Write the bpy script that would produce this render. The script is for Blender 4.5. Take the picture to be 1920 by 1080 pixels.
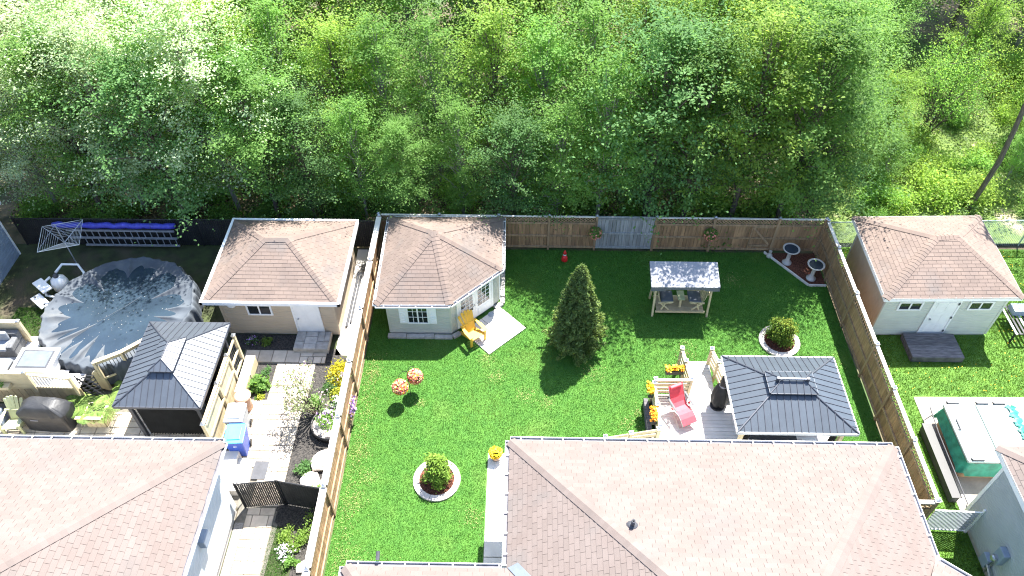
import bpy, math, random
import numpy as np
from mathutils import Vector, Matrix
random.seed(7); rng = np.random.default_rng(7)
sc = bpy.context.scene
for o in list(bpy.data.objects): bpy.data.objects.remove(o)
col = sc.collection
R = math.radians
# ------------------------------------------------------------------ camera, sky, sun, exposure
cd = bpy.data.cameras.new('camera'); cam = bpy.data.objects.new('camera', cd); col.objects.link(cam)
cam.location = (0, 0, 22); cam.rotation_euler = (R(90 - 46.8), 0, R(1.03))
cd.sensor_width = 36; cd.lens = 1446 / 1920 * 36; cd.clip_start = .1; cd.clip_end = 1000
sc.camera = cam
TO_SUN = Vector((.24, .50, 1.0)).normalized()
w = bpy.data.worlds.new('World'); sc.world = w; w.use_nodes = True
nt = w.node_tree; bg = nt.nodes['Background']
sky = nt.nodes.new('ShaderNodeTexSky'); sky.sky_type = 'NISHITA'; sky.sun_disc = False
sky.sun_elevation = math.asin(TO_SUN.z); sky.sun_rotation = math.atan2(TO_SUN.x, TO_SUN.y)
nt.links.new(sky.outputs[0], bg.inputs[0]); bg.inputs[1].default_value = .115
sd = bpy.data.lights.new('sun', 'SUN'); sd.energy = 5.0; sd.angle = R(.53); sd.color = (1, .965, .9)
sun = bpy.data.objects.new('sun', sd); col.objects.link(sun)
sun.rotation_euler = TO_SUN.to_track_quat('Z', 'Y').to_euler(); sun.location = (10, 20, 60)
sc.view_settings.view_transform = 'Standard'; sc.view_settings.look = 'None'
sc.view_settings.exposure = 2.12; sc.view_settings.gamma = 1
sc.render.engine = 'CYCLES'; sc.cycles.use_denoising = True; sc.cycles.denoiser = 'OPENIMAGEDENOISE'; sc.cycles.denoising_input_passes = 'RGB_ALBEDO_NORMAL'; sc.cycles.denoising_prefilter = 'NONE'; sc.cycles.filter_width = 1.15; sc.cycles.sample_clamp_indirect = 4
sc.cycles.max_bounces = 6; sc.cycles.diffuse_bounces = 3; sc.cycles.transmission_bounces = 4; sc.cycles.transparent_max_bounces = 6

# ------------------------------------------------------------------ helpers
def V(*a): return Vector(a)
def wm(o):
    m = o.matrix_basis.copy()
    if o.parent: m = wm(o.parent) @ o.matrix_parent_inverse @ m
    return m
def adopt(o, parent):
    if parent:
        o.parent = parent; o.matrix_parent_inverse = wm(parent).inverted()
def tag(o, label=None, cat=None, group=None, kind=None):
    if label: o['label'] = label
    if cat: o['category'] = cat
    if group: o['group'] = group
    if kind: o['kind'] = kind
    return o
def thing(name, label, cat, loc=(0, 0, 0), group=None):
    o = bpy.data.objects.new(name, None); col.objects.link(o); o.location = loc
    o.empty_display_size = .2
    return tag(o, label, cat, group)
def inst(name, mesh, parent, M):
    o = bpy.data.objects.new(name, mesh); col.objects.link(o); o.matrix_basis = M; adopt(o, parent); return o
def kids(o): return [c for c in bpy.data.objects if c.parent == o]
def copy_tree(o, parent=None):
    c = o.copy(); col.objects.link(c)
    if parent: c.parent = parent
    for k in kids(o): copy_tree(k, c)
    return c
def place(o, loc, rz=0, s=1):
    o.location = loc; o.rotation_euler = (0, 0, rz); o.scale = (s, s, s); return o

class MB:
    def __init__(s): s.v = []; s.f = []
    def add(s, vs, fs):
        n = len(s.v); s.v += [tuple(v) for v in vs]; s.f += [tuple(i + n for i in f) for f in fs]; return s
    def box(s, x0, x1, y0, y1, z0, z1):
        return s.add([(x0,y0,z0),(x1,y0,z0),(x1,y1,z0),(x0,y1,z0),(x0,y0,z1),(x1,y0,z1),(x1,y1,z1),(x0,y1,z1)],
                     [(0,3,2,1),(4,5,6,7),(0,1,5,4),(1,2,6,5),(2,3,7,6),(3,0,4,7)])
    def beam(s, a, b, w, h, up=(0, 0, 1)):
        a = Vector(a); b = Vector(b); d = (b - a).normalized(); up = Vector(up)
        if abs(d.dot(up)) > .99: up = Vector((0, 1, 0))
        sd = d.cross(up).normalized() * (w / 2); u = sd.cross(d).normalized() * (h / 2)
        vs = [p + i * sd + j * u for p in (a, b) for i, j in ((-1,-1),(1,-1),(1,1),(-1,1))]
        return s.add(vs, [(0,1,2,3),(7,6,5,4),(0,4,5,1),(1,5,6,2),(2,6,7,3),(3,7,4,0)])
    def pbox(s, o, u, n, a0, a1, b0, b1, d0, d1):
        o = Vector(o); u = Vector(u); n = Vector(n); z = Vector((0, 0, 1))
        vs = [o + u*a + z*b + n*d for d in (d0, d1) for a, b in ((a0,b0),(a1,b0),(a1,b1),(a0,b1))]
        return s.add(vs, [(3,2,1,0),(4,5,6,7),(0,1,5,4),(1,2,6,5),(2,3,7,6),(3,0,4,7)])
    def tube(s, pts, r, n=6, cap=True):
        pts = [Vector(p) for p in pts]; rs = r if isinstance(r, (list, tuple)) else [r] * len(pts)
        base = len(s.v); up = Vector((.13, .21, 1)).normalized()
        for i, p in enumerate(pts):
            d = (pts[min(i+1, len(pts)-1)] - pts[max(i-1, 0)]).normalized()
            if abs(d.dot(up)) > .97: up2 = Vector((1, .1, 0))
            else: up2 = up
            a = d.cross(up2).normalized(); b = d.cross(a).normalized()
            for k in range(n):
                t = 2 * math.pi * k / n; s.v.append(tuple(p + (a * math.cos(t) + b * math.sin(t)) * rs[i]))
        for i in range(len(pts) - 1):
            for k in range(n):
                a0 = base + i*n + k; a1 = base + i*n + (k+1) % n
                s.f.append((a0, a1, a1 + n, a0 + n))
        if cap:
            s.f.append(tuple(base + k for k in range(n))[::-1]); s.f.append(tuple(base + (len(pts)-1)*n + k for k in range(n)))
        return s
    def lathe(s, prof, n=16, c=(0, 0, 0), wob=None):
        base = len(s.v)
        for r, z in prof:
            for k in range(n):
                t = 2*math.pi*k/n; q = r * (wob(t, z) if wob else 1)
                s.v.append((c[0] + q*math.cos(t), c[1] + q*math.sin(t), c[2] + z))
        for i in range(len(prof) - 1):
            for k in range(n):
                a0 = base+i*n+k; a1 = base+i*n+(k+1) % n; s.f.append((a0, a1, a1+n, a0+n))
        s.f.append(tuple(base+k for k in range(n))[::-1]); s.f.append(tuple(base+(len(prof)-1)*n+k for k in range(n)))
        return s
    def prism(s, poly, z0, z1):
        n = len(poly)
        return s.add([(x, y, z0) for x, y in poly] + [(x, y, z1) for x, y in poly],
                     [tuple(range(n))[::-1], tuple(range(n, 2*n))] + [(i, (i+1) % n, (i+1) % n + n, i + n) for i in range(n)])
    def slab(s, pts, t):
        pts = [Vector(p) for p in pts]; nn = (pts[1]-pts[0]).cross(pts[2]-pts[0]).normalized(); n = len(pts)
        return s.add(pts + [p - nn*t for p in pts], [tuple(range(n)), tuple(range(n, 2*n))[::-1]] + [(i, i+n, (i+1) % n + n, (i+1) % n) for i in range(n)])
    def mesh(s, name, mat, smooth=False):
        m = bpy.data.meshes.new(name); m.from_pydata(s.v, [], s.f); m.materials.append(mat)
        if smooth: m.shade_smooth()
        m.update(); return m
    def build(s, name, mat, parent=None, smooth=False, bevel=0):
        o = bpy.data.objects.new(name, s.mesh(name, mat, smooth)); col.objects.link(o); adopt(o, parent)
        if bevel:
            b = o.modifiers.new('bevel', 'BEVEL'); b.width = bevel; b.segments = 2; b.limit_method = 'ANGLE'
        return o
def np_mesh(name, verts, faces, mat, attr=None, smooth=False):
    verts = np.asarray(verts, np.float32); faces = np.asarray(faces, np.int32); k = faces.shape[1]
    m = bpy.data.meshes.new(name); m.vertices.add(len(verts)); m.vertices.foreach_set('co', verts.ravel())
    m.loops.add(faces.size); m.loops.foreach_set('vertex_index', faces.ravel())
    m.polygons.add(len(faces)); m.polygons.foreach_set('loop_start', np.arange(0, faces.size, k, dtype=np.int32))
    m.polygons.foreach_set('loop_total', np.full(len(faces), k, np.int32))
    if smooth: m.polygons.foreach_set('use_smooth', np.ones(len(faces), bool))
    m.update(calc_edges=True)
    if attr is not None:
        a = m.attributes.new('rnd', 'FLOAT', 'FACE'); a.data.foreach_set('value', np.asarray(attr, np.float32))
    m.materials.append(mat); return m
def np_obj(name, verts, faces, mat, parent=None, attr=None, smooth=False):
    o = bpy.data.objects.new(name, np_mesh(name, verts, faces, mat, attr, smooth)); col.objects.link(o); adopt(o, parent); return o
def poly_obj(name, polys, mat, parent=None, attr=None):
    """polys: list of (verts, faces) joined, one rnd value per piece"""
    vs = []; fs = []; at = []
    for i, (v, f) in enumerate(polys):
        n = len(vs); vs += v; fs += [tuple(k + n for k in q) for q in f]; at += [attr[i]] * len(f)
    m = bpy.data.meshes.new(name); m.from_pydata(vs, [], fs); m.materials.append(mat)
    a = m.attributes.new('rnd', 'FLOAT', 'FACE'); a.data.foreach_set('value', at)
    o = bpy.data.objects.new(name, m); col.objects.link(o); adopt(o, parent); return o

# ------------------------------------------------------------------ materials
def mat(name, c, rough=.65, var=.12, scale=6, bump=0, bscale=60, metal=0, spec=.4, objvar=0, rnd=0, c2=None, trans=0, tc=None, stretch=None, detail=5, ramp=(.35, .65), alpha=1, fine=0, c3=None):
    m = bpy.data.materials.new(name); m.use_nodes = True; n = m.node_tree.nodes; l = m.node_tree.links
    p = n['Principled BSDF']; p.inputs['Roughness'].default_value = rough; p.inputs['Metallic'].default_value = metal
    p.inputs['Specular IOR Level'].default_value = spec
    geo = n.new('ShaderNodeNewGeometry'); pos = geo.outputs['Position']
    if stretch:
        mp = n.new('ShaderNodeMapping'); mp.inputs['Scale'].default_value = stretch; l.new(pos, mp.inputs[0]); pos = mp.outputs[0]
    ns = n.new('ShaderNodeTexNoise'); ns.inputs['Scale'].default_value = scale; ns.inputs['Detail'].default_value = detail; l.new(pos, ns.inputs['Vector'])
    cr = n.new('ShaderNodeValToRGB'); l.new(ns.outputs['Fac'], cr.inputs[0])
    cr.color_ramp.elements[0].position, cr.color_ramp.elements[1].position = ramp
    a = c2 if c2 else tuple(x * (1 - var) for x in c); b = c if c2 else tuple(min(1, x * (1 + var)) for x in c)
    cr.color_ramp.elements[0].color = (*a, 1); cr.color_ramp.elements[1].color = (*b, 1)
    out = cr.outputs[0]
    if c3:   # second, larger patches
        ns3 = n.new('ShaderNodeTexNoise'); ns3.inputs['Scale'].default_value = c3[1]; ns3.inputs['Detail'].default_value = 3; l.new(geo.outputs['Position'], ns3.inputs['Vector'])
        r3 = n.new('ShaderNodeMapRange'); r3.inputs[1].default_value = c3[2]; r3.inputs[2].default_value = c3[3]; l.new(ns3.outputs['Fac'], r3.inputs[0])
        mx = n.new('ShaderNodeMix'); mx.data_type = 'RGBA'; l.new(r3.outputs[0], mx.inputs[0]); l.new(out, mx.inputs[6]); mx.inputs[7].default_value = (*c3[0], 1); out = mx.outputs[2]
    val = None
    def madd(x, y):
        q = n.new('ShaderNodeMath'); q.operation = 'ADD'; l.new(x, q.inputs[0])
        if isinstance(y, float): q.inputs[1].default_value = y
        else: l.new(y, q.inputs[1])
        return q.outputs[0]
    def mr(src, amt):
        q = n.new('ShaderNodeMapRange'); q.inputs[3].default_value = -amt; q.inputs[4].default_value = amt; l.new(src, q.inputs[0]); return q.outputs[0]
    terms = []
    if objvar:
        oi = n.new('ShaderNodeObjectInfo'); terms.append(mr(oi.outputs['Random'], objvar))
    if rnd:
        at = n.new('ShaderNodeAttribute'); at.attribute_name = 'rnd'; terms.append(mr(at.outputs['Fac'], rnd))
    if fine:
        nf = n.new('ShaderNodeTexNoise'); nf.inputs['Scale'].default_value = 90; nf.inputs['Detail'].default_value = 2; l.new(geo.outputs['Position'], nf.inputs['Vector']); terms.append(mr(nf.outputs['Fac'], fine))
    if terms:
        v = terms[0]
        for t in terms[1:]: v = madd(v, t)
        v = madd(v, 1.0)
        hs = n.new('ShaderNodeHueSaturation'); l.new(v, hs.inputs['Value']); l.new(out, hs.inputs['Color']); out = hs.outputs[0]
    l.new(out, p.inputs['Base Color'])
    if bump:
        nb = n.new('ShaderNodeTexNoise'); nb.inputs['Scale'].default_value = bscale; nb.inputs['Detail'].default_value = 4; l.new(pos, nb.inputs['Vector'])
        bp = n.new('ShaderNodeBump'); bp.inputs['Strength'].default_value = bump; bp.inputs['Distance'].default_value = .02
        l.new(nb.outputs['Fac'], bp.inputs['Height']); l.new(bp.outputs[0], p.inputs['Normal'])
    if trans:
        tr = n.new('ShaderNodeBsdfTranslucent'); ms = n.new('ShaderNodeMixShader'); ms.inputs[0].default_value = trans
        hs2 = n.new('ShaderNodeMix'); hs2.data_type = 'RGBA'; hs2.blend_type = 'MULTIPLY'; hs2.inputs[0].default_value = 1
        l.new(out, hs2.inputs[6]); hs2.inputs[7].default_value = (*(tc or (1.5, 1.5, .8)), 1); l.new(hs2.outputs[2], tr.inputs[0])
        l.new(p.outputs[0], ms.inputs[1]); l.new(tr.outputs[0], ms.inputs[2]); l.new(ms.outputs[0], n['Material Output'].inputs[0])
    if alpha < 1: p.inputs['Alpha'].default_value = alpha
    return m
Z = {}
Z['soil'] = mat('forest_floor', (.17,.125,.08), .9, scale=1.5, c2=(.055,.05,.03), bump=.6, bscale=12, fine=.3, c3=((.05,.09,.025), .35, .45, .62))
Z['lawn'] = mat('lawn_turf', (.06,.16,.02), .9, scale=3.5, c2=(.042,.13,.016), bump=.5, bscale=30, fine=.35, c3=((.09,.17,.03), .55, .56, .8))
Z['lawn_r'] = mat('lawn_rough', (.085,.18,.022), .9, scale=3, c2=(.055,.13,.016), bump=.6, bscale=25, fine=.35)
Z['grass'] = mat('grass_blades', (.086,.212,.027), .7, scale=1.2, c2=(.06,.178,.025), rnd=.22, trans=.22, tc=(1.2,1.2,.8), spec=.15, c3=((.15,.21,.04), .45, .52, .74))
Z['grass_r'] = mat('grass_blades_rough', (.115,.205,.02), .7, scale=1.2, c2=(.08,.17,.015), rnd=.35, trans=.2, tc=(1.2,1.2,.8), spec=.15)
Z['shingle'] = mat('shingle_joined', (.149,.122,.111), .92, scale=1.3, c2=(.137,.110,.099), rnd=.055, fine=.10, spec=.15, bump=.3, bscale=90, c3=((.120,.108,.102), .8, .56, .80))
Z['shingle_o'] = mat('shingle_single', (.149,.122,.111), .92, scale=1.3, c2=(.137,.110,.099), objvar=.055, fine=.10, spec=.15, bump=.3, bscale=90, c3=((.120,.108,.102), .8, .56, .80))
Z['shingle_s'] = mat('shed_shingle_joined', (.166,.127,.107), .92, scale=1.1, c2=(.142,.110,.095), rnd=.07, fine=.12, spec=.15, bump=.3, bscale=90, c3=((.120,.108,.102), .8, .56, .80))
Z['shingle_so'] = mat('shed_shingle_single', (.166,.127,.107), .92, scale=1.1, c2=(.142,.110,.095), objvar=.07, fine=.12, spec=.15, bump=.3, bscale=90, c3=((.120,.108,.102), .8, .56, .80))
Z['deckroof'] = mat('roof_underlay', (.10,.075,.065), .95)
Z['white'] = mat('white_paint', (.78,.78,.77), .45, .04, 3)
Z['white_al'] = mat('white_gutter', (.74,.74,.74), .4, .05, 4)
Z['cream_sd'] = mat('beige_siding', (.46,.37,.265), .6, .05, 2)
Z['grey_sd'] = mat('grey_green_siding', (.45,.45,.385), .6, .05, 2)
Z['pale_sd'] = mat('pale_siding', (.52,.54,.47), .6, .05, 2)
Z['grey2_sd'] = mat('light_grey_siding', (.36,.385,.39), .6, .05, 2)
Z['white_sd'] = mat('white_siding', (.58,.60,.59), .6, .05, 2)
Z['found'] = mat('foundation', (.42,.40,.37), .9, .1, 8)
Z['glass'] = mat('window_glass', (.018,.022,.028), .05, .3, 2, spec=.8)
Z['concrete'] = mat('concrete', (.56,.53,.49), .9, .09, 1.6, bump=.25, bscale=80, fine=.08)
Z['conc_old'] = mat('old_concrete', (.28,.255,.22), .9, .16, 1.3, bump=.3, bscale=60, fine=.1)
Z['paver'] = mat('paver', (.47,.405,.325), .9, .1, 4, objvar=.14, bump=.3, bscale=60, fine=.12)
Z['joint'] = mat('paver_joint', (.13,.12,.10), .95, .2, 10)
Z['stone'] = mat('stone_block', (.40,.375,.34), .9, .18, 5, objvar=.16, bump=.6, bscale=25, fine=.1)
Z['mulch_b'] = mat('black_mulch', (.062,.056,.05), .95, scale=18, c2=(.016,.015,.015), bump=1, bscale=40, fine=.5)
Z['mulch_r'] = mat('red_mulch', (.19,.07,.042), .95, scale=20, c2=(.06,.022,.015), bump=1, bscale=40, fine=.5)
Z['fence'] = mat('fence_board', (.37,.225,.115), .85, scale=2.5, c2=(.25,.15,.08), objvar=.22, stretch=(5,5,.7), fine=.2, bump=.2)
Z['fence_p'] = mat('fence_post', (.38,.25,.14), .85, scale=2.5, c2=(.22,.15,.09), objvar=.12, stretch=(5,5,.7), fine=.15)
Z['fence_g'] = mat('grey_fence_board', (.33,.335,.33), .9, scale=3, c2=(.21,.215,.215), objvar=.22, stretch=(6,6,.6), fine=.2)
Z['cap'] = mat('fence_cap_wood', (.66,.61,.56), .85, .12, 4, fine=.1, stretch=(.7,.7,1))
Z['wood'] = mat('cream_wood', (.55,.46,.29), .7, .10, 3, objvar=.07, stretch=(1,1,1), fine=.06)
Z['deckwood'] = mat('deck_board', (.60,.57,.54), .8, .06, 3, objvar=.07, fine=.05)
Z['skirt'] = mat('deck_skirt', (.42,.33,.2), .8, .1, 4, objvar=.1)
Z['greywood'] = mat('weathered_dark_wood', (.155,.145,.15), .9, scale=4, c2=(.075,.07,.075), objvar=.2, stretch=(.8,5,1), fine=.2)
Z['metalroof'] = mat('slate_metal_roof', (.052,.065,.082), .42, .06, 3, metal=.25, spec=.5, objvar=.05)
Z['metalroof2'] = mat('charcoal_metal_roof', (.078,.090,.108), .36, .06, 3, metal=.3, spec=.6, objvar=.06)
Z['metaltrim'] = mat('roof_trim', (.06,.065,.08), .4, .05, 3, metal=.3)
Z['paletrim'] = mat('pale_roof_edge', (.45,.47,.5), .4, .05, 3)
Z['curtain'] = mat('black_curtain', (.022,.022,.022), .85, .25, 3)
Z['black'] = mat('black_metal', (.018,.018,.02), .45, .1, 5)
Z['dark'] = mat('dark_grey_plastic', (.055,.057,.065), .6, .15, 5, fine=.15)
Z['steel'] = mat('steel', (.42,.43,.45), .35, .05, 5, metal=.8)
Z['bluebin'] = mat('blue_plastic', (.035,.085,.42), .45, .08, 4)
Z['bluelid'] = mat('light_blue_plastic', (.08,.42,.68), .4, .08, 4)
Z['greybin'] = mat('grey_plastic', (.30,.33,.36), .5, .08, 4)
Z['terra'] = mat('terracotta', (.42,.27,.19), .85, .12, 6)
Z['yellow'] = mat('yellow_plastic', (.68,.40,.045), .5, .08, 4)
Z['olive'] = mat('pale_green_plastic', (.40,.42,.24), .5, .08, 4)
Z['red'] = mat('red_sling', (.60,.06,.08), .6, .08, 9)
Z['redpl'] = mat('red_plastic', (.6,.02,.02), .5, .1, 9)
Z['canvas'] = mat('grey_canvas', (.23,.235,.26), .75, .06, 4)
Z['canvas_d'] = mat('dark_canvas', (.10,.11,.13), .75, .08, 4)
Z['cush'] = mat('grey_cushion', (.24,.26,.29), .9, .12, 5, fine=.08)
Z['wicker'] = mat('grey_wicker', (.16,.165,.17), .8, scale=45, c2=(.07,.07,.075), bump=.6, bscale=60)
Z['cover'] = mat('pool_cover_mesh', (.070,.083,.100), .8, scale=1.6, c2=(.046,.056,.07), fine=.25, c3=((.115,.12,.125), 1.1, .5, .75))
Z['puddle'] = mat('cover_water', (.024,.040,.060), .24, scale=1.2, c2=(.016,.027,.042), spec=.5, fine=.2)
Z['poolwall'] = mat('pool_wall', (.40,.42,.42), .5, .1, 3)
Z['tarp'] = mat('blue_tarp', (.055,.06,.42), .4, .2, 8)
Z['alum'] = mat('aluminium', (.47,.48,.52), .4, .1, 8, metal=.5)
Z['bluesd'] = mat('blue_grey_metal', (.22,.27,.34), .5, .1, 3)
Z['green_t'] = mat('green_tarp', (.03,.25,.17), .4, .25, 5, bump=.4, bscale=9)
Z['tubtop'] = mat('white_vinyl', (.42,.50,.47), .4, .03, 2)
Z['tubside'] = mat('tub_wood', (.40,.26,.15), .7, .1, 5)
Z['gutter_in'] = mat('gutter_inside', (.13,.125,.14), .7, .2, 6)
Z['glasstop'] = mat('grey_table_glass', (.13,.145,.16), .15, .1, 4)
Z['dirtgrass_shade'] = mat('worn_turf_painted_shade', (.052,.068,.024), .95, scale=2.2, c2=(.03,.036,.016), bump=.6, bscale=25, fine=.4, c3=((.075,.06,.042), .6, .5, .66))  # thin grass over soil, colour also darkened to carry the left yard's shade
Z['bark'] = mat('bark', (.13,.105,.08), .9, scale=6, c2=(.06,.05,.04), bump=.5, bscale=20, stretch=(3,3,.6))
Z['bark_p'] = mat('pale_bark', (.30,.285,.25), .9, scale=6, c2=(.17,.155,.13), bump=.4, bscale=20, stretch=(3,3,.6))
def leafmat(name, c, c2, trans=.58, rnd=.30, objvar=.20, spec=.15, rough=.6, tc=(1.55,1.5,.85)):
    return mat(name, c, rough, scale=.45, c2=c2, rnd=rnd, objvar=objvar, trans=trans, tc=tc, spec=spec)
Z['leaf'] = leafmat('leaf_mid', (.205,.35,.095), (.145,.275,.068))
Z['leaf_y'] = leafmat('leaf_yellow', (.25,.36,.08), (.185,.305,.065))
Z['leaf_p'] = leafmat('leaf_pale', (.41,.48,.32), (.30,.41,.22), trans=.45)
Z['leaf_d'] = leafmat('leaf_deep', (.165,.29,.08), (.12,.235,.062))
Z['leaf_b'] = leafmat('leaf_bluish', (.15,.27,.10), (.10,.21,.075))
Z['needle'] = leafmat('needle', (.18,.245,.075), (.105,.165,.055), trans=.28, rnd=.45)
Z['cedar'] = leafmat('cedar_green', (.17,.25,.035), (.10,.19,.03), trans=.25)
Z['cedar_y'] = leafmat('cedar_gold', (.30,.28,.03), (.12,.19,.025), trans=.2)
Z['fl_y'] = mat('petal_yellow', (.72,.43,.01), .6, .1, 9, rnd=.2)
Z['fl_o'] = mat('petal_orange', (.72,.24,.01), .6, .1, 9, rnd=.2)
Z['fl_r'] = mat('petal_red', (.55,.06,.05), .6, .2, 9, rnd=.3)
Z['fl_w'] = mat('petal_white', (.62,.56,.62), .6, .1, 9, rnd=.2)
Z['fl_v'] = mat('petal_violet', (.38,.22,.5), .6, .1, 9, rnd=.2)
Z['fl_p'] = mat('petal_cream', (.72,.50,.24), .6, .1, 9, rnd=.3)
Z['fl_c'] = mat('petal_coral', (.66,.22,.16), .6, .1, 9, rnd=.3)
# ------------------------------------------------------------------ the ground
def sheet(name, poly, z, m, kind='structure', label=None):
    o = MB().add([(x, y, z) for x, y in poly], [tuple(range(len(poly)))]).build(name, m)
    return tag(o, label, kind=kind)
def rect(x0, x1, y0, y1): return [(x0,y0),(x1,y0),(x1,y1),(x0,y1)]
# forest soil with gentle undulation, reaching past the horizon of the frame
gx = np.concatenate([[-300, -120, -70], np.linspace(-45, 45, 61), [70, 120, 300]]); gy = np.concatenate([[-200, -60, -20, 0, 15], np.linspace(22, 75, 40), [110, 180, 400]])
GX, GY = np.meshgrid(gx, gy); amp = np.clip((GY - 24) / 6, 0, 1)
GZ = -.03 + amp * (.22 * np.sin(GX * .45 + 1) * np.cos(GY * .38) + .12 * np.sin(GX * 1.1 + GY * .7))
nx_, ny_ = len(gx), len(gy); idx = np.arange(nx_ * ny_).reshape(ny_, nx_)
fq = np.stack([idx[:-1,:-1], idx[:-1,1:], idx[1:,1:], idx[1:,:-1]], -1).reshape(-1, 4)
tag(np_obj('ground', np.stack([GX, GY, GZ], -1).reshape(-1, 3), fq, Z['soil'], smooth=True), 'brown leaf littered woodland ground behind the fences', kind='structure')
def gz(x, y):
    a = min(1, max(0, (y - 24) / 6)); return -.03 + a * (.22*math.sin(x*.45+1)*math.cos(y*.38) + .12*math.sin(x*1.1+y*.7))
sheet('lawn', rect(-5.6, 11.95, 4, 22.8), 0, Z['lawn'], label='green mown lawn of the middle back yard')
sheet('lawn', rect(-24, -5.75, 4, 22.8), -.004, Z['dirtgrass_shade'], label='worn turf with shade in its colour, left yard round the pool')
sheet('lawn', rect(12.05, 34, 4, 23.2), 0, Z['lawn_r'], label='rough lawn with dandelions in the right yard')

# ------------------------------------------------------------------ roofs
def clip(poly, a, b):
    """convex clip of 2-D poly by the half plane left of a->b"""
    out = []; n = len(poly); ex, ey = b[0]-a[0], b[1]-a[1]
    side = lambda p: ex*(p[1]-a[1]) - ey*(p[0]-a[0])
    for i in range(n):
        p, q = poly[i], poly[(i+1) % n]; sp, sq = side(p), side(q)
        if sp >= 0: out.append(p)
        if sp * sq < 0:
            t = sp / (sp - sq); out.append((p[0]+t*(q[0]-p[0]), p[1]+t*(q[1]-p[1])))
    return out
def upface(poly):
    poly = [Vector(p) for p in poly]
    n = (poly[1]-poly[0]).cross(poly[-1]-poly[0])
    if n.z < 0: poly = [poly[1], poly[0]] + poly[:1:-1]
    return poly
def shingle_roof(owner, planes, singles=0, keep=None, expo=.143, tab=.305, hips=(), sm=('shingle','shingle_o')):
    planes = [upface(p) for p in planes]
    mb = MB()
    for p in planes: mb.slab(p, .03)
    roof = mb.build('roof', Z['deckroof'], owner)
    pieces = []; full = []
    for p in planes:
        u = (p[1]-p[0]).normalized(); n = u.cross(p[-1]-p[0]).normalized(); t = n.cross(u)
        P2 = [((q-p[0]).dot(u), (q-p[0]).dot(t)) for q in p]
        tmax = max(q[1] for q in P2); s0 = min(q[0] for q in P2); s1 = max(q[0] for q in P2)
        row = 0; tt = -.02
        while tt < tmax:
            s = s0 - tab + (row % 2) * tab * .5 + ((row * 37) % 7) * .012
            while s < s1:
                ja = random.uniform(-.004, .004)
                g = .004; r0 = [(s+g, tt+ja), (s+tab-g, tt+ja), (s+tab-g, tt+expo+.03), (s+g, tt+expo+.03)]; q = r0
                for i in range(len(P2)):
                    a, b = P2[i], P2[(i+1) % len(P2)]
                    if i == 0: a = (a[0], a[1]-.03); b = (b[0], b[1]-.03)
                    q = clip(q, a, b)
                    if len(q) < 3: break
                if len(q) >= 3:
                    cx = sum(k[0] for k in q)/len(q); cy = sum(k[1] for k in q)/len(q); c = p[0] + u*cx + t*cy
                    if keep is None or keep(c):
                        if singles and len(q) == 4 and all(abs(q[i][0]-r0[i][0]) + abs(q[i][1]-r0[i][1]) < 1e-5 for i in range(4)):
                            full.append(((c - cam.location).length if c.y > 8.0 else 99, p[0] + u*(s+g) + t*(tt+ja), u, t, n))
                        else: pieces.append((q, p[0], u, t, n, tt))
                s += tab
            tt += expo; row += 1
    full.sort(key=lambda a: a[0])
    for k in full[singles:]: pieces.append(([(0,0),(tab-.008,0),(tab-.008,expo+.03),(0,expo+.03)], k[1], k[2], k[3], k[4], 0))
    if singles:
        W, L = tab-.008, expo+.03
        me = MB().add([(0,0,0),(W,0,0),(W,L,0),(0,L,0),(0,0,.014),(W,0,.014),(W,L,.003),(0,L,.003)], [(4,5,6,7),(0,1,5,4),(1,2,6,5),(3,0,4,7)]).mesh('shingle', Z[sm[1]])
        for d, o, u, t, n in full[:singles]:
            M = Matrix((u, t, n)).transposed().to_4x4(); M.translation = o; inst('shingle', me, roof, M)
    pl = []; at = []
    for q, o, u, t, n, tt in pieces:
        k = len(q); vs = [tuple(o + u*a + t*b) for a, b in q] + [tuple(o + u*a + t*b + n*(.014 - .011*max(0, min(1, (b-tt)/(expo+.03))))) for a, b in q]
        pl.append((vs, [tuple(range(k, 2*k))] + [(i, (i+1) % k, (i+1) % k + k, i + k) for i in range(k)])); at.append(random.random())
    sh = poly_obj('shingle_field', pl, Z[sm[0]], roof, at); sh['kind'] = 'stuff'
    # cap shingles along hips and ridges: (low point, high point, normal of one side, normal of other side)
    for a, b, n1, n2 in hips:
        a = Vector(a); b = Vector(b); d = (b-a); L = d.length; d.normalize(); n1 = Vector(n1).normalized(); n2 = Vector(n2).normalized()
        w1 = d.cross(n1).normalized(); w2 = d.cross(n2).normalized()
        if w1.z > 0: w1 = -w1
        if w2.z > 0: w2 = -w2
        if w1.dot(w2) > .5: w2 = -w2
        nm = (n1+n2).normalized(); W = .15; st = .15; c = .21
        vs = []
        for y, h in ((0, .034), (c, .02)):
            for p in (w1*W + n1*h, nm*(h+.006), w2*W + n2*h): vs.append(d*y + p)
        for y in (0, c):
            for p in (w1*W, nm*.002, w2*W): vs.append(d*y + p)
        me = MB().add(vs, [(0,1,4,3),(1,2,5,4),(0,6,7,1),(1,7,8,2),(0,3,9,6),(2,8,11,5)]).mesh('cap_shingle', Z[sm[1]])
        k = 0.
        while k < L - .16:
            c0 = a + d*k
            if keep is None or keep(c0): inst('cap_shingle', me, roof, Matrix.Translation(c0))
            k += st
    return roof
def plane_n(p):
    p = upface(p); return (p[1]-p[0]).cross(p[-1]-p[0]).normalized()
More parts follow.
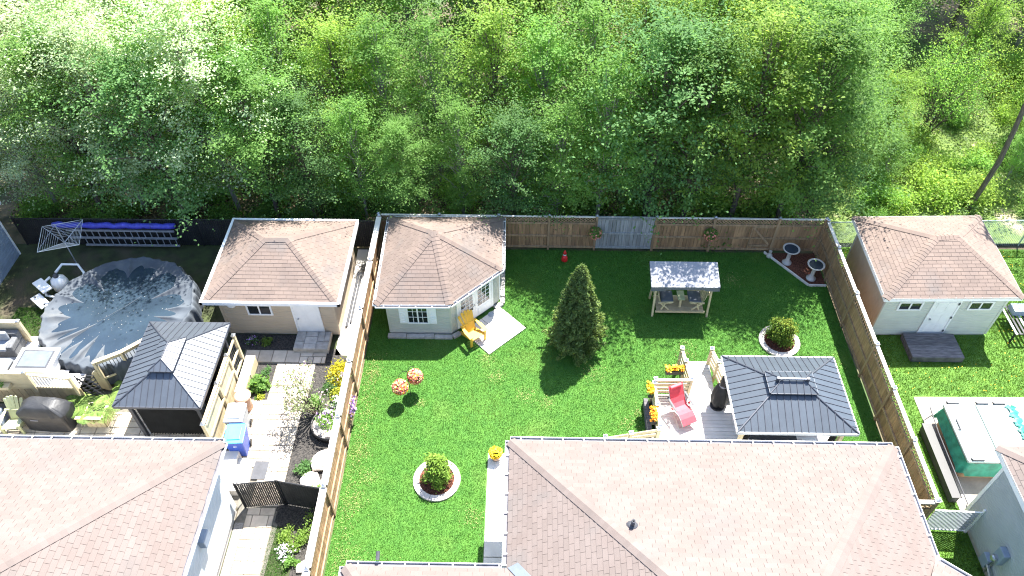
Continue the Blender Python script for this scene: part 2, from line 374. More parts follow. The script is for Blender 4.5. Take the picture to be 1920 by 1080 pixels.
def hip_set(eave, top):
    """eave: 4 corners (CCW from above, starting near-left), top: (ridge a, ridge b) with a over left/near; returns planes and hips (ridge runs along x)"""
    A, B, C, D = [Vector(p) for p in eave]; ra, rb = [Vector(p) for p in top]
    pl = [[A, B, rb, ra], [B, C, rb], [C, D, ra, rb], [D, A, ra]]; n = [plane_n(p) for p in pl]
    hp = [(A, ra, n[0], n[3]), (B, rb, n[0], n[1]), (C, rb, n[1], n[2]), (D, ra, n[2], n[3]), (ra, rb, n[0], n[2])]
    return pl, hp
def gutter(owner, a, b, out, brackets=True, m='white_al', w=.13, h=.10, cut=None):
    a = Vector(a); b = Vector(b); u = (b-a).normalized(); L = (b-a).length; out = Vector(out).normalized(); z = Vector((0,0,1))
    o = a - z*.10 
    mb = MB(); mb.pbox(o, u, out, 0, L, -.06, .10, -.03, .0); mb.pbox(o, u, out, 0, L, 0, .008, .0, w); mb.pbox(o, u, out, 0, L, 0, h, w, w+.012)
    mb.pbox(o, u, out, 0, .01, 0, h, 0, w); mb.pbox(o, u, out, L-.01, L, 0, h, 0, w)
    g = mb.build('gutter', Z[m], owner); MB().pbox(o, u, out, .012, L-.012, .0085, .03, .002, w-.002).build('gutter_bed', Z['gutter_in'], g)
    if brackets:
        me = MB().pbox((0,0,0), u, out, -.014, .014, h-.012, h+.004, -.01, w+.014).mesh('gutter_bracket', Z['white'])
        k = .3
        while k < L:
            inst('gutter_bracket', me, g, Matrix.Translation(o + u*k)); k += .58 + random.uniform(-.03, .03)
    return g
def fascia(owner, corners, z, h=.16, m='white'):
    n = len(corners); mb = MB()
    for i in range(n):
        a = Vector((*corners[i], z)); b = Vector((*corners[(i+1) % n], z)); u = (b-a).normalized(); nn = u.cross(Vector((0,0,1)))
        mb.pbox(a, u, nn, .0, (b-a).length, -h, .012, -.025, .006 + .001*i)
    return mb.build('fascia', Z[m], owner)
def soffit(owner, corners, z, m='white'):
    return MB().prism(corners, z-.15, z-.13).build('soffit', Z[m], owner)
def siding(owner, p0, p1, z0, z1, m, pitch=.1):
    p0 = Vector((*p0, 0)); p1 = Vector((*p1, 0)); u = (p1-p0).normalized(); n = u.cross(Vector((0,0,1))); L = (p1-p0).length
    mb = MB(); z = z0; zz = Vector((0,0,1))
    while z < z1:
        t = min(z1, z+pitch)
        t2 = z + (t-z)*.72
        vs = [p0 + zz*z, p1 + zz*z, p0 + zz*z + n*.026, p1 + zz*z + n*.026, p0 + zz*t2 + n*.024, p1 + zz*t2 + n*.024, p0 + zz*t + n*.002, p1 + zz*t + n*.002]
        mb.add(vs, [(0,1,3,2),(2,3,5,4),(4,5,7,6)]); z += pitch
    mb.add([p0+zz*z0 - n*.06, p1+zz*z0 - n*.06, p1+zz*z1 - n*.06, p0+zz*z1 - n*.06], [(3,2,1,0)])
    return mb.build('wall', Z[m], owner)
def corner_trim(owner, pts, z0, z1, m, s=.05):
    for x, y in pts: MB().box(x-s, x+s, y-s, y+s, z0, z1).build('corner_board', Z[m], owner)
def window(owner, o, u, n, w, h, cols=2, rows=1, fr=.06, shutters=0, bars=.018, m='white'):
    o = Vector(o); u = Vector(u).normalized(); n = Vector(n).normalized()
    mb = MB(); mb.pbox(o, u, n, -fr, 0, -fr, h+fr, .0, .05); mb.pbox(o, u, n, w, w+fr, -fr, h+fr, .0, .05)
    mb.pbox(o, u, n, 0, w, -fr, 0, .0, .05); mb.pbox(o, u, n, 0, w, h, h+fr, .0, .05)
    mid = w/2; mb.pbox(o, u, n, mid-.025, mid+.025, 0, h, .0, .045)
    win = mb.build('window', Z[m], owner)
    for a0, a1 in ((.002, mid-.027), (mid+.027, w-.002)):
        MB().pbox(o, u, n, a0, a1, .002, h-.002, .018, .03).build('pane', Z['glass'], win)
    if rows > 1:
        b = MB()
        for k in range(1, rows): b.pbox(o, u, n, .003, mid-.028, h*k/rows-bars/2, h*k/rows+bars/2, .031, .04); b.pbox(o, u, n, mid+.028, w-.003, h*k/rows-bars/2, h*k/rows+bars/2, .031, .04)
        for c in (mid/2, mid*1.5): b.pbox(o, u, n, c-bars/2, c+bars/2, .003, h-.003, .032, .041)
        b.build('glazing_bars', Z['white'], win)
    if shutters:
        for a0, a1 in ((-fr-shutters, -fr-.005), (w+fr+.005, w+fr+shutters)):
            s = MB().pbox(o, u, n, a0, a1, -fr, h+fr, .0, .035)
            for k in range(9):
                zz = -fr + .06 + k*(h+2*fr-.1)/9; s.pbox(o, u, n, a0+.04, a1-.04, zz, zz+.045, .035, .045)
            s.build('shutter', Z['white'], win)
    return win
def door(owner, o, u, n, w, h, knob=.1, hinges=False):
    o = Vector(o); u = Vector(u).normalized(); n = Vector(n).normalized()
    d = MB().pbox(o, u, n, 0, w, 0, h, .0, .035)
    for a0 in (w*.12, w*.55):
        for b0, b1 in ((.1, .3), (.36, .6), (.66, .92)):
            d.pbox(o, u, n, a0, a0+w*.33, h*b0, h*b1, .035, .043)
    dr = d.build('door', Z['white'], owner)
    f = MB().pbox(o, u, n, -.07, -.004, 0, h+.07, .0, .05); f.pbox(o, u, n, w+.004, w+.07, 0, h+.07, .0, .05); f.pbox(o, u, n, -.004, w+.004, h+.004, h+.07, .0, .05)
    f.build('door_frame', Z['white'], dr)
    k = o + u*knob + Vector((0,0,h*.47)); MB().tube([k, k+n*.07, k+n*.1], [.02,.035,.028], 8).build('handle', Z['steel'], dr)
    if hinges:
        for b in (.12, .5, .88): MB().pbox(o, u, n, w-.03, w+.03, h*b-.05, h*b+.05, .05, .065).build('hinge', Z['dark'], dr)
    return dr

# ------------------------------------------------------------------ middle house (bottom right of the picture)
ZE = 3.3
def hip_house(owner, x0, x1, y0, y1, ze, sb, ss, keep, singles):
    hw = (x1-x0)/2; zr = ze + ss*hw; dy = (zr-ze)/sb; ya = y1-dy; yb = min(ya-.5, y0+dy); xm = (x0+x1)/2
    A, B, C, D = (x0,y0,ze), (x1,y0,ze), (x1,y1,ze), (x0,y1,ze); rf = (xm, ya, zr); rn = (xm, yb, zr)
    pl = [[C, D, rf], [D, A, rn, rf], [B, C, rf, rn], [A, B, rn]]; n = [plane_n(p) for p in pl]
    hips = [(C, rf, n[0], n[2]), (D, rf, n[0], n[1]), (A, rn, n[1], n[3]), (B, rn, n[2], n[3]), (rn, rf, n[1], n[2])]
    return shingle_roof(owner, pl, singles, keep, hips=hips)
hs = thing('house', 'house with large pinkish brown shingle roof and vent pipe below the dark blue gazebo', 'house', (5, 5, 0))
hip_house(hs, -.255, 10.43, -3.1, 11.68, ZE, .42, .54, lambda c: c.y > 6.3, 300)
# left wing roof
Lw, Rw = (-4.28, 8.0, ZE), (-.255, 8.0, ZE); zz = ZE + .42*5
wp = [[Rw, Lw, (-4.28+5*.42/.54, 3.0, zz), (-.255+5*.42/.54, 3.0, zz)], [Lw, (-4.28, -3, ZE), (-4.28+5*.42/.54, -3, zz), (-4.28+5*.42/.54, 3.0, zz)]]
nw = [plane_n(p) for p in wp]
shingle_roof(hs, wp, 0, lambda c: c.y > 6.6, hips=[(Lw, wp[0][2], nw[0], nw[1])])
# angled bay roof at the right
ba, bb = Vector((10.43, 8.43, ZE)), Vector((11.6, 7.55, ZE)); inn = Vector((-.6, -.8, 0)); up = Vector((0,0,.9))
shingle_roof(hs, [[ba, bb, bb + inn*2 + up, ba + inn*2 + up]], 0)
gutter(hs, (-.255, 11.68, ZE), (10.43, 11.68, ZE), (0,1,0)); gutter(hs, (10.43, 11.68, ZE), (10.43, 8.43, ZE), (1,0,0))
gutter(hs, (-.255, 8.1, ZE), (-.255, 11.68, ZE), (-1,0,0)); gutter(hs, (-4.28, 8.0, ZE), (-.4, 8.0, ZE), (0,1,0)); gutter(hs, (-4.28, 4.0, ZE), (-4.28, 8.0, ZE), (-1,0,0), False)
gutter(hs, ba, bb, (.6,.8,0), False)
MB().add([(-.25,8.02,ZE+.03),(.0,8.1,ZE+.17),(3.3,4.0,ZE+1.97),(3.05,3.8,ZE+1.85)], [(0,1,2,3),(3,2,1,0)]).build('valley_flashing', Z['steel'], hs)
siding(hs, (10.05, 11.3), (.15, 11.3), .3, ZE-.1, 'white_sd'); siding(hs, (.15, 11.3), (.15, 7.7), .3, ZE-.1, 'white_sd'); siding(hs, (.15, 7.7), (-3.9, 7.7), .3, ZE-.1, 'white_sd')
siding(hs, (-3.9, 7.7), (-3.9, -2.7), .3, ZE-.1, 'white_sd'); siding(hs, (10.05, -2.7), (10.05, 11.3), .3, ZE-.1, 'white_sd'); siding(hs, (-3.9, -2.7), (10.05, -2.7), .3, ZE-.1, 'white_sd')
MB().prism([(-3.88,-2.68),(10.03,-2.68),(10.03,11.28),(.17,11.28),(.17,7.68),(-3.88,7.68)], -.05, .3).build('foundation', Z['found'], hs)
MB().prism([(-.25,7.9),(10.42,7.9),(10.42,11.67),(-.25,11.67)], ZE-.13, ZE-.11).build('soffit', Z['white'], hs)
vp = MB().lathe([(.05,-.1),(.05,.28),(.035,.285),(.035,.2)], 12, (2.73, 8.54, ZE+.42*(11.68-8.54))).build('vent_pipe', Z['dark'], hs, True)
MB().lathe([(.16,-.02),(.1,.06),(.055,.09)], 12, (2.73, 8.54, ZE+.42*(11.68-8.54))).build('pipe_flashing', Z['dark'], vp)
MB().tube([(-3.5,8.15,ZE+.05),(-3.5,8.35,ZE+.12)], .05, 8).build('wall_vent', Z['dark'], hs)

# ------------------------------------------------------------------ left house
lh = thing('house', 'white sided house with pinkish brown roof at the lower left corner', 'house', (-13, 5, 0))
hip_house(lh, -21.5, -8.3, -3.1, 11.48, ZE, .42, .56, lambda c: c.y > 6.3 and c.x > -17, 300)
gutter(lh, (-21.5, 11.48, ZE), (-8.3, 11.48, ZE), (0,1,0)); gutter(lh, (-8.3, 11.48, ZE), (-8.3, 5, ZE), (1,0,0), False, w=.1)
siding(lh, (-8.62, 4), (-8.62, 11.1), .35, ZE-.12, 'white_sd', .11); siding(lh, (-8.62, 11.1), (-21, 11.1), .35, ZE-.12, 'white_sd', .11)
MB().box(-21, -8.66, -2.7, 11.06, -.05, .35).build('foundation', Z['concrete'], lh)
MB().box(-21.4, -8.31, 4, 11.47, ZE-.14, ZE-.12).build('soffit', Z['white'], lh)
vb = MB().box(-8.6, -8.42, 9.0, 9.4, 1.95, 2.3).build('vent_box', Z['bluesd'], lh, bevel=.02)
MB().box(-8.61, -8.56, 7.9, 8.25, 1.2, 1.9).build('meter_plate', Z['dark'], lh)

# ------------------------------------------------------------------ right house
rh = thing('house', 'grey sided house with shingle roof at the lower right corner', 'house', (18, 5, 0))
ZR = 3.5
hip_house(rh, 13.2, 25, -3, 11.62, ZR, .42, .5, lambda c: c.y > 7 and c.x < 18, 150)
fascia(rh, [(13.2,-3),(25,-3),(25,11.62),(13.2,11.62)], ZR, .2)
siding(rh, (13.5, 11.25), (13.5, 3), .25, ZR-.12, 'grey2_sd', .11); siding(rh, (24.6, 11.25), (13.5, 11.25), .25, ZR-.12, 'white_sd', .11)
corner_trim(rh, [(13.5, 11.25)], .25, ZR-.12, 'white')
MB().box(13.54, 24.5, -2, 11.21, -.05, .25).build('foundation', Z['found'], rh); MB().box(13.22, 24.9, -2.9, 11.6, ZR-.14, ZR-.12).build('soffit', Z['white'], rh)
em = MB().box(13.3, 13.48, 9.3, 9.62, 1.05, 1.6).build('electric_meter', Z['bluesd'], rh, bevel=.02)
MB().lathe([(.1,0),(.1,.08),(.07,.12)], 12).build('meter_glass', Z['steel'], em).matrix_basis = Matrix.Translation((13.3, 9.46, 1.2)) @ Matrix.Rotation(-math.pi/2, 4, 'Y')
bx2 = MB().box(13.33, 13.48, 9.55, 9.85, .35, .75).build('meter_box', Z['bluesd'], rh, bevel=.02)
MB().tube([(13.43,9.5,1.05),(13.43,9.5,.2)], .03, 6).build('conduit', Z['steel'], rh)
MB().tube([(13.42,9.8,.6),(13.36,9.2,.5),(13.36,8.6,.3)], .045, 6).build('gas_pipe', Z['steel'], rh)

# ------------------------------------------------------------------ left edge outbuilding
sb_ = thing('outbuilding', 'blue grey sided outbuilding cut by the left edge under the trees', 'building', (-22.5, 19, 0))
siding(sb_, (-20.5, 14.5), (-20.5, 22.2), 0, 2.6, 'bluesd', .13); siding(sb_, (-20.5, 22.2), (-25, 22.2), 0, 2.6, 'bluesd', .13)
corner_trim(sb_, [(-20.5, 22.2)], 0, 2.6, 'white', .04)
shingle_roof(sb_, hip_set([(-25.5,14.2,2.6),(-20.2,14.2,2.6),(-20.2,22.5,2.6),(-25.5,22.5,2.6)], [(-22.9,17,4.0),(-22.8,19.6,4.0)])[0][:2], 0)
MB().box(-25.4, -20.2, 14.2, 22.5, 2.45, 2.6).build('fascia', Z['white'], sb_)

# ------------------------------------------------------------------ sheds
def rot_pt(p, c, a): return (c[0]+(p[0]-c[0])*math.cos(a)-(p[1]-c[1])*math.sin(a), c[1]+(p[0]-c[0])*math.sin(a)+(p[1]-c[1])*math.cos(a))
SS = ('shingle_s','shingle_so')
def drip_edge(owner, corners, z, w_=.10):
    n = len(corners)
    for i in range(n):
        a = Vector((*corners[i], z)); b = Vector((*corners[(i+1) % n], z)); u = (b-a).normalized(); nn = u.cross(Vector((0,0,1)))
        MB().pbox(a, u, nn, -w_, (b-a).length+w_, -.11, .03+.001*i, .008, w_).build('eaves_trough', Z['white_al'], owner)
# beige shed, left
s = thing('garden_shed', 'beige sided shed with white door, closest to the covered pool', 'shed', (-8.7, 20, 0))
ze = 2.1; ev = [(-11.1,17.87),(-6.41,17.87),(-6.41,22.08),(-11.1,22.08)]
pl, hp = hip_set([(*p, ze) for p in ev], [(-9.2,19.97,3.15),(-8.35,19.97,3.15)]); shingle_roof(s, pl, 0, hips=hp, sm=SS)
fascia(s, ev, ze); soffit(s, ev, ze); drip_edge(s, ev, ze)
W = [(-10.72,18.16),(-6.69,18.16),(-6.69,21.8),(-10.72,21.8)]
for i in range(4): siding(s, W[i], W[(i+1) % 4], .08, ze-.12, 'cream_sd', .095)
corner_trim(s, W, .08, ze-.13, 'cream_sd', .04); MB().box(-10.7,-6.71,18.18,21.78,-.05,.08).build('foundation', Z['found'], s)
window(s, (-9.74,18.142,1.18), (1,0,0), (0,-1,0), .78, .43); door(s, (-8.13,18.142,.12), (1,0,0), (0,-1,0), .86, 1.82, .1)
wr = MB()
for k in range(14):
    a = math.pi*(.15+.7*k/13); wr.tube([(-7.7+.28*math.cos(a),18.09,1.75-.1*math.sin(a)),(-7.7+.4*math.cos(a),18.07,1.72-.02*math.sin(3*a))], .012, 4)
wr.build('door_ornament', Z['black'], s)
MB().lathe([(.16,0),(.17,.05),(.1,.1)], 14).build('wall_lamp', Z['white'], s).matrix_basis = Matrix.Translation((-10.3,18.14,1.66)) @ Matrix.Rotation(math.pi/2, 4, 'X')
# five-sided corner shed
s = thing('garden_shed', 'five sided grey shed with french doors on its cut corner, beside the yellow chair', 'shed', (-2.9, 20.3, 0))
ze = 1.88; ev = [(-5.13,18.01),(-2.515,18.05),(-.715,19.86),(-.755,22.68),(-5.2,22.62)]; ap = (-3.17, 20.38, 3.2)
pl = [[(*ev[i], ze), (*ev[(i+1) % 5], ze), ap] for i in range(5)]; nn = [plane_n(p) for p in pl]
shingle_roof(s, pl, 0, hips=[((*ev[i], ze), ap, nn[i], nn[i-1]) for i in range(5)], sm=SS)
fascia(s, ev, ze); soffit(s, ev, ze)
for i in range(5):
    a = Vector((*ev[i], ze)); b = Vector((*ev[(i+1) % 5], ze)); gutter(s, a, b, (b-a).cross(Vector((0,0,1))), w=.09, h=.07)
W = [(-4.8,18.25),(-2.56,18.27),(-.9,19.87),(-.92,22.45),(-4.85,22.4)]
for i in range(5): siding(s, W[i], W[(i+1) % 5], .12, ze-.12, 'grey_sd', .095)
corner_trim(s, W, .12, ze-.13, 'grey_sd', .035); MB().prism([(x*.998-.005, y) for x, y in W], -.05, .12).build('foundation', Z['found'], s)
window(s, (-4.06,18.235,.72), (1,0,0), (0,-1,0), .68, .88, rows=3, shutters=.27)
u = Vector((1.66,1.60,0)).normalized(); n = u.cross(Vector((0,0,1))); o = Vector((-2.56,18.27,.14)) + u*.34 + n*.02
dd = MB().pbox(o, u, n, -.07, 1.67, -.02, 1.66, 0, .03); dd.pbox(o, u, n, -.07, -.005, 0, 1.66, .03, .06); dd.pbox(o, u, n, 1.605, 1.67, 0, 1.66, .03, .06); dd.pbox(o, u, n, -.005, 1.605, 1.6, 1.66, .03, .06)
dd.build('door_frame', Z['white'], s)
for k in (0, 1):
    oo = o + u*(.8*k); d = MB().pbox(oo, u, n, .004, .796, .0, 1.59, .032, .052)
    lf = d.build('door', Z['white'], s)
    MB().pbox(oo, u, n, .13, .67, .52, 1.5, .053, .06).build('pane', Z['glass'], lf)
    b = MB()
    for j in range(1, 3): b.pbox(oo, u, n, .13+.54*j/3-.01, .13+.54*j/3+.01, .52, 1.5, .061, .07)
    for j in range(1, 5): b.pbox(oo, u, n, .13, .67, .52+.98*j/5-.01, .52+.98*j/5+.01, .0615, .0705)
    b.build('glazing_bars', Z['white'], lf)
    MB().pbox(oo, u, n, .13, .67, .1, .4, .053, .06).build('door_panel', Z['white'], lf)
    kk = oo + u*(.74 if k == 0 else .06) + Vector((0,0,.75)); MB().tube([kk+n*.05, kk+n*.1, kk+n*.1+u*(.1 if k else -.1)], .015, 6).build('handle', Z['steel'], lf)
MB().tube([(-.82,19.9,1.8),(-.84,19.95,.2),(-.7,19.8,.1)], .035, 6).build('downspout', Z['white'], s)
# stone row along the foot of the shed
bm_ = [MB().box(-.16,.16,-.085,.085,0,.10).mesh('stone', Z['stone'])]
def stone_row(owner, pts, L=.33, m='stone'):
    for a, b in zip(pts[:-1], pts[1:]):
        a = Vector((*a,0)); b = Vector((*b,0)); d = b-a; n = max(1, round(d.length/L)); ang = math.atan2(d.y, d.x)
        for i in range(n):
            p = a + d*((i+.5)/n); M = Matrix.Translation((p.x+random.uniform(-.01,.01), p.y+random.uniform(-.012,.012), random.uniform(-.015,.01))) @ Matrix.Rotation(ang+random.uniform(-.04,.04), 4, 'Z') @ Matrix.Diagonal((d.length/n/.335, random.uniform(.9,1.1), random.uniform(.85,1.15), 1))
            inst('stone', bm_[0], owner, M)
stone_row(s, [(-4.9,18.1),(-2.5,18.1),(-2.25,18.3)]); stone_row(s, [(-1.0,19.55),(-.72,19.8),(-.74,22.3)])
# pale shed, right
s = thing('garden_shed', 'pale shed with two small windows and dark wooden step, right of the fence', 'shed', (15, 20.4, 0))
ze = 2.36; ev = [(12.56,18.17),(17.36,18.3),(17.49,22.54),(12.64,22.4)]
pl, hp = hip_set([(*p, ze) for p in ev], [(14.72,20.35,3.27),(15.5,20.42,3.27)]); shingle_roof(s, pl, 0, hips=hp, sm=SS)
fascia(s, ev, ze); soffit(s, ev, ze)
W = [(12.88,18.5),(17.13,18.6),(17.2,22.2),(12.95,22.1)]
for i in range(4): siding(s, W[i], W[(i+1) % 4], .08, ze-.12, 'cream_sd' if i == 3 else 'pale_sd', .095)
corner_trim(s, W, .08, ze-.13, 'pale_sd', .04); MB().prism([(x, y+.01) for x, y in W], -.05, .08).build('foundation', Z['found'], s)
u = (Vector((*W[1],0))-Vector((*W[0],0))).normalized(); n = u.cross(Vector((0,0,1)))
P = lambda a: Vector((*W[0],0)) + u*a + n*.018
window(s, P(.52)+Vector((0,0,1.5)), u, n, .74, .32); window(s, P(3.02)+Vector((0,0,1.5)), u, n, .74, .32); door(s, P(1.74)+Vector((0,0,.1)), u, n, .84, 1.9, .1, True)

# ------------------------------------------------------------------ wooden fences
board_me = MB().box(-.066,.066,-.009,.009,0,1).mesh('board', Z['fence']); board_g = MB().box(-.066,.066,-.009,.009,0,1).mesh('board', Z['fence_g'])
post_me = MB().box(-.045,.045,-.045,.045,0,1).mesh('post', Z['fence_p'])
cap_me = MB().box(-.065,.065,-.065,.065,0,.03).add([(-.06,-.06,.03),(.06,-.06,.03),(.06,.06,.03),(-.06,.06,.03),(0,0,.075)], [(0,1,4),(1,2,4),(2,3,4),(3,0,4)]).mesh('post_cap', Z['steel'])
def wood_fence(label, a, b, posts, rail_side, h=1.78, lat=.30, plain=(), capw=.12, flat_cap=True, skip_boards=None):
    a = Vector((*a,0)); b = Vector((*b,0)); d = b-a; L = d.length; u = d.normalized(); n = u.cross(Vector((0,0,1))) * rail_side; ang = math.atan2(u.y, u.x)
    f = thing('wooden_fence', label, 'fence', a)
    Rz = Matrix.Rotation(ang, 4, 'Z')
    for i, t in enumerate(posts):
        p = a + u*t + n*.03; po = inst('post', post_me, f, Matrix.Translation(p) @ Rz @ Matrix.Diagonal((1,1,h+.06,1)))
        inst('post_cap', cap_me, po, Matrix.Translation(p + Vector((0,0,h+.06))) @ Rz)
    bh = h - lat - .04
    for i, (t0, t1) in enumerate(zip(posts[:-1], posts[1:])):
        pln = i in plain; hh = h - .03 if pln else bh; nb = int((t1-t0-.09)/.142); w0 = (t1-t0-.09)/nb
        for k in range(nb):
            t = t0+.045+w0*(k+.5)
            hb = hh - .06 - (random.uniform(0,.01))
            if skip_boards and skip_boards(t): continue
            inst('board', board_g if pln else board_me, f, Matrix.Translation(a + u*t - n*.0 + Vector((0,0,.06)) - n*random.uniform(0,.004)) @ Rz @ Matrix.Rotation(random.uniform(-.004,.004),4,'Y') @ Matrix.Diagonal((w0/.141,1,hb,1)))
        zs = [.16, hh*.53] + ([hh-.06] if pln else [hh+.0])
        for z in zs:
            p0 = a + u*(t0+.047) + n*.032 + Vector((0,0,z)); p1 = a + u*(t1-.047) + n*.032 + Vector((0,0,z))
            MB().beam(p0, p1, .04, .085).build('rail', Z['fence_g'] if pln else Z['fence_p'], f)
        if not pln:
            mb = MB(); z0, z1 = bh+.05, h-.02; hh2 = z1-z0; k = -hh2; st = .135
            W = t1-t0-.1
            while k < W:
                for sg in (1, -1):
                    s0, e0 = (k, k+hh2) if sg > 0 else (k+hh2, k); 
                    za, zb = z0, z1; x0, x1 = s0, e0
                    if sg > 0:
                        if x0 < 0: za = z0 - x0; x0 = 0
                        if x1 > W: zb = z1 - (x1-W); x1 = W
                    else:
                        if x0 > W: za = z0 + (x0-W); x0 = W
                        if x1 < 0: zb = z1 + x1; x1 = 0
                    mb.beam(a + u*(t0+.05+x0) + n*(.006*sg) + Vector((0,0,za)), a + u*(t0+.05+x1) + n*(.006*sg) + Vector((0,0,zb)), .009, .036, up=Vector((0,0,1)))
                k += st
            mb.build('lattice', Z['fence_p'], f)
        if flat_cap:
            MB().beam(a + u*(t0+.05) + Vector((0,0,h)) + n*.02, a + u*(t1-.05) + Vector((0,0,h)) + n*.02, capw, .035).build('cap_rail', Z['cap'] if not pln else Z['fence_g'], f)
    return f
rear = wood_fence('brown rear fence with lattice top and one grey section, along the trees', (-5.67,22.9), (12.0,22.9), [0,2.4,4.75,6.73,8.61,10.96,13.26,15.78,17.6], 1, plain=(4,), capw=.07)
# braced gate section in the rear fence
for p0, p1 in (((9.15,22.86,.22),(9.15,22.86,1.38)),((9.2,22.86,1.36),(9.98,22.86,1.36)),((9.2,22.86,1.32),(9.98,22.86,.42)),((9.2,22.86,.36),(9.98,22.86,.36))):
    MB().beam(p0, p1, .035, .08, up=(0,1,0) if p0[0] == p1[0] else (0,0,1)).build('gate_brace', Z['fence_p'], rear)
wood_fence('long brown fence with lattice top between the middle yard and pale shed', (12.0,22.78), (12.0,10.85), [0,1.5,3.85,6.2,8.0,9.9,11.93], 1)
wood_fence('long fence with pale top rail between the paved garden and the lawn', (-5.67,4.0), (-5.67,22.78), [0,2.2,4.55,7.0,9.4,11.55,13.9,16.3,18.78], 1, capw=.2)
wood_fence('short brown fence return joining the house side by the white gate', (10.75,10.8), (11.92,10.8), [0,1.17], -1)
# ------------------------------------------------------------------ foliage helpers
def unit(a): return a / np.maximum(np.linalg.norm(a, axis=1, keepdims=True), 1e-6)
def leaf_geo(C, size, up=.6, aspect=.6, out=None, dirs=None, sv=.35):
    N = len(C); n = rng.normal(size=(N,3)); n[:,2] = np.abs(n[:,2]) * .6 + up * 1.6
    if out is not None: n += out * .8
    n = unit(n); t = rng.normal(size=(N,3)) if dirs is None else dirs + rng.normal(size=(N,3)) * .35
    t = unit(t - n * np.sum(t*n, 1, keepdims=True)); b = np.cross(n, t)
    s = size * (1 + sv * rng.uniform(-1, 1, (N,1)))
    v = np.stack([C - t*s*.5, C + b*s*aspect*.5 + n*s*.06, C + t*s*.5 - n*s*.1, C - b*s*aspect*.5 + n*s*.06], 1).reshape(-1, 3)
    return v, np.arange(4*N).reshape(-1, 4)
def foliage(name, parent, C, size, m, up=.6, aspect=.6, out=None, dirs=None):
    v, f = leaf_geo(C, size, up, aspect, out, dirs); return np_obj(name, v, f, m, parent, rng.random(len(f)))
def ball(n, c, r, shell=.6):
    d = unit(rng.normal(size=(n,3))); q = rng.random((n,1)) ** (1/3); q = shell + (1-shell)*q if shell < 1 else q
    return np.array(c) + d * q * np.array(r), d
def clump_cloud(centers, radii, per, squash=.6):
    n = len(centers); P = rng.normal(size=(n, per, 3)) * np.array([1,1,squash]) * .5
    return (np.asarray(centers)[:,None,:] + P * np.asarray(radii)[:,None,None]).reshape(-1, 3)
def shrub(name, label, cat, loc, r, h, m, n=2200, size=.06, clumps=40, group=None, stems=True, up=.6, aspect=.6, flowers=None, fname='blossom'):
    t = thing(name, label, cat, loc, group); L = np.array(loc)
    d = unit(rng.normal(size=(clumps,3))); d[:,2] = np.abs(d[:,2]); q = .45 + .5*rng.random((clumps,1))
    cc = L + d*q*np.array([r, r, h*.95]) + np.array([0,0,h*.12])
    P = clump_cloud(cc, np.full(clumps, r*.42), n//clumps)
    P[:,2] = np.maximum(P[:,2], L[2]+.02)
    foliage('crown', t, P, size, m, up, aspect)
    if stems:
        mb = MB()
        for k in range(0, clumps, 3): mb.tube([L, L + (cc[k]-L)*.5 + np.array([0,0,.04]), cc[k]], [.012,.008,.004], 4)
        mb.build('stems', Z['bark'], t)
    if flowers:
        fm, fn, fs = flowers; Q = cc[rng.integers(0, clumps, fn)] + rng.normal(size=(fn,3))*r*.2; Q[:,2] += r*.08
        foliage(fname, t, Q, fs, fm, .9, .95)
    return t
def grass(name, label, polys, dens, m, holes=(), hgt=.042, wid=.013):
    vs = []
    for x0, x1, y0, y1 in polys:
        n = int((x1-x0)*(y1-y0)*dens); x = rng.uniform(x0, x1, n); y = rng.uniform(y0, y1, n); k = np.ones(n, bool)
        for hfun in holes: k &= ~hfun(x, y)
        vs.append(np.stack([x[k], y[k]], 1))
    P = np.concatenate(vs); n = len(P); a = rng.uniform(0, 2*np.pi, n); hh = hgt*rng.uniform(.55, 1.25, n); ln = rng.uniform(.1, .8, n)*hh; la = rng.uniform(0, 2*np.pi, n)
    w_ = wid*rng.uniform(.7, 1.3, n); dx, dy = np.cos(a)*w_/2, np.sin(a)*w_/2; z0 = np.zeros(n)
    v = np.stack([np.stack([P[:,0]-dx, P[:,1]-dy, z0], 1), np.stack([P[:,0]+dx, P[:,1]+dy, z0], 1), np.stack([P[:,0]+ln*np.cos(la), P[:,1]+ln*np.sin(la), hh], 1)], 1).reshape(-1, 3)
    return tag(np_obj(name, v, np.arange(3*n).reshape(-1, 3), m, None, rng.random(n)), label, kind='stuff')
def inrect(x0, x1, y0, y1): return lambda x, y: (x > x0) & (x < x1) & (y > y0) & (y < y1)
def incirc(cx, cy, r): return lambda x, y: (x-cx)**2 + (y-cy)**2 < r*r

# ------------------------------------------------------------------ paving
_pm = {}
def paver(owner, x0, x1, y0, y1, z=.0, th=.04, m='paver', name='paver'):
    k = (round(x1-x0,3), round(y1-y0,3), m)
    if k not in _pm:
        a, b = k[0]/2-.010, k[1]/2-.010; e = .008
        _pm[k] = MB().add([(-a,-b,0),(a,-b,0),(a,b,0),(-a,b,0),(-a,-b,th-e),(a,-b,th-e),(a,b,th-e),(-a,b,th-e),(-a+e,-b+e,th),(a-e,-b+e,th),(a-e,b-e,th),(-a+e,b-e,th)],
            [(0,1,5,4),(1,2,6,5),(2,3,7,6),(3,0,4,7),(4,5,9,8),(5,6,10,9),(6,7,11,10),(7,4,8,11),(8,9,10,11)]).mesh(name, Z[m])
    return inst(name, _pm[k], owner, Matrix.Translation(((x0+x1)/2, (y0+y1)/2, z+random.uniform(-.003,.003))) @ Matrix.Rotation(random.uniform(-.006,.006), 4, 'X') @ Matrix.Rotation(random.uniform(-.006,.006), 4, 'Y'))
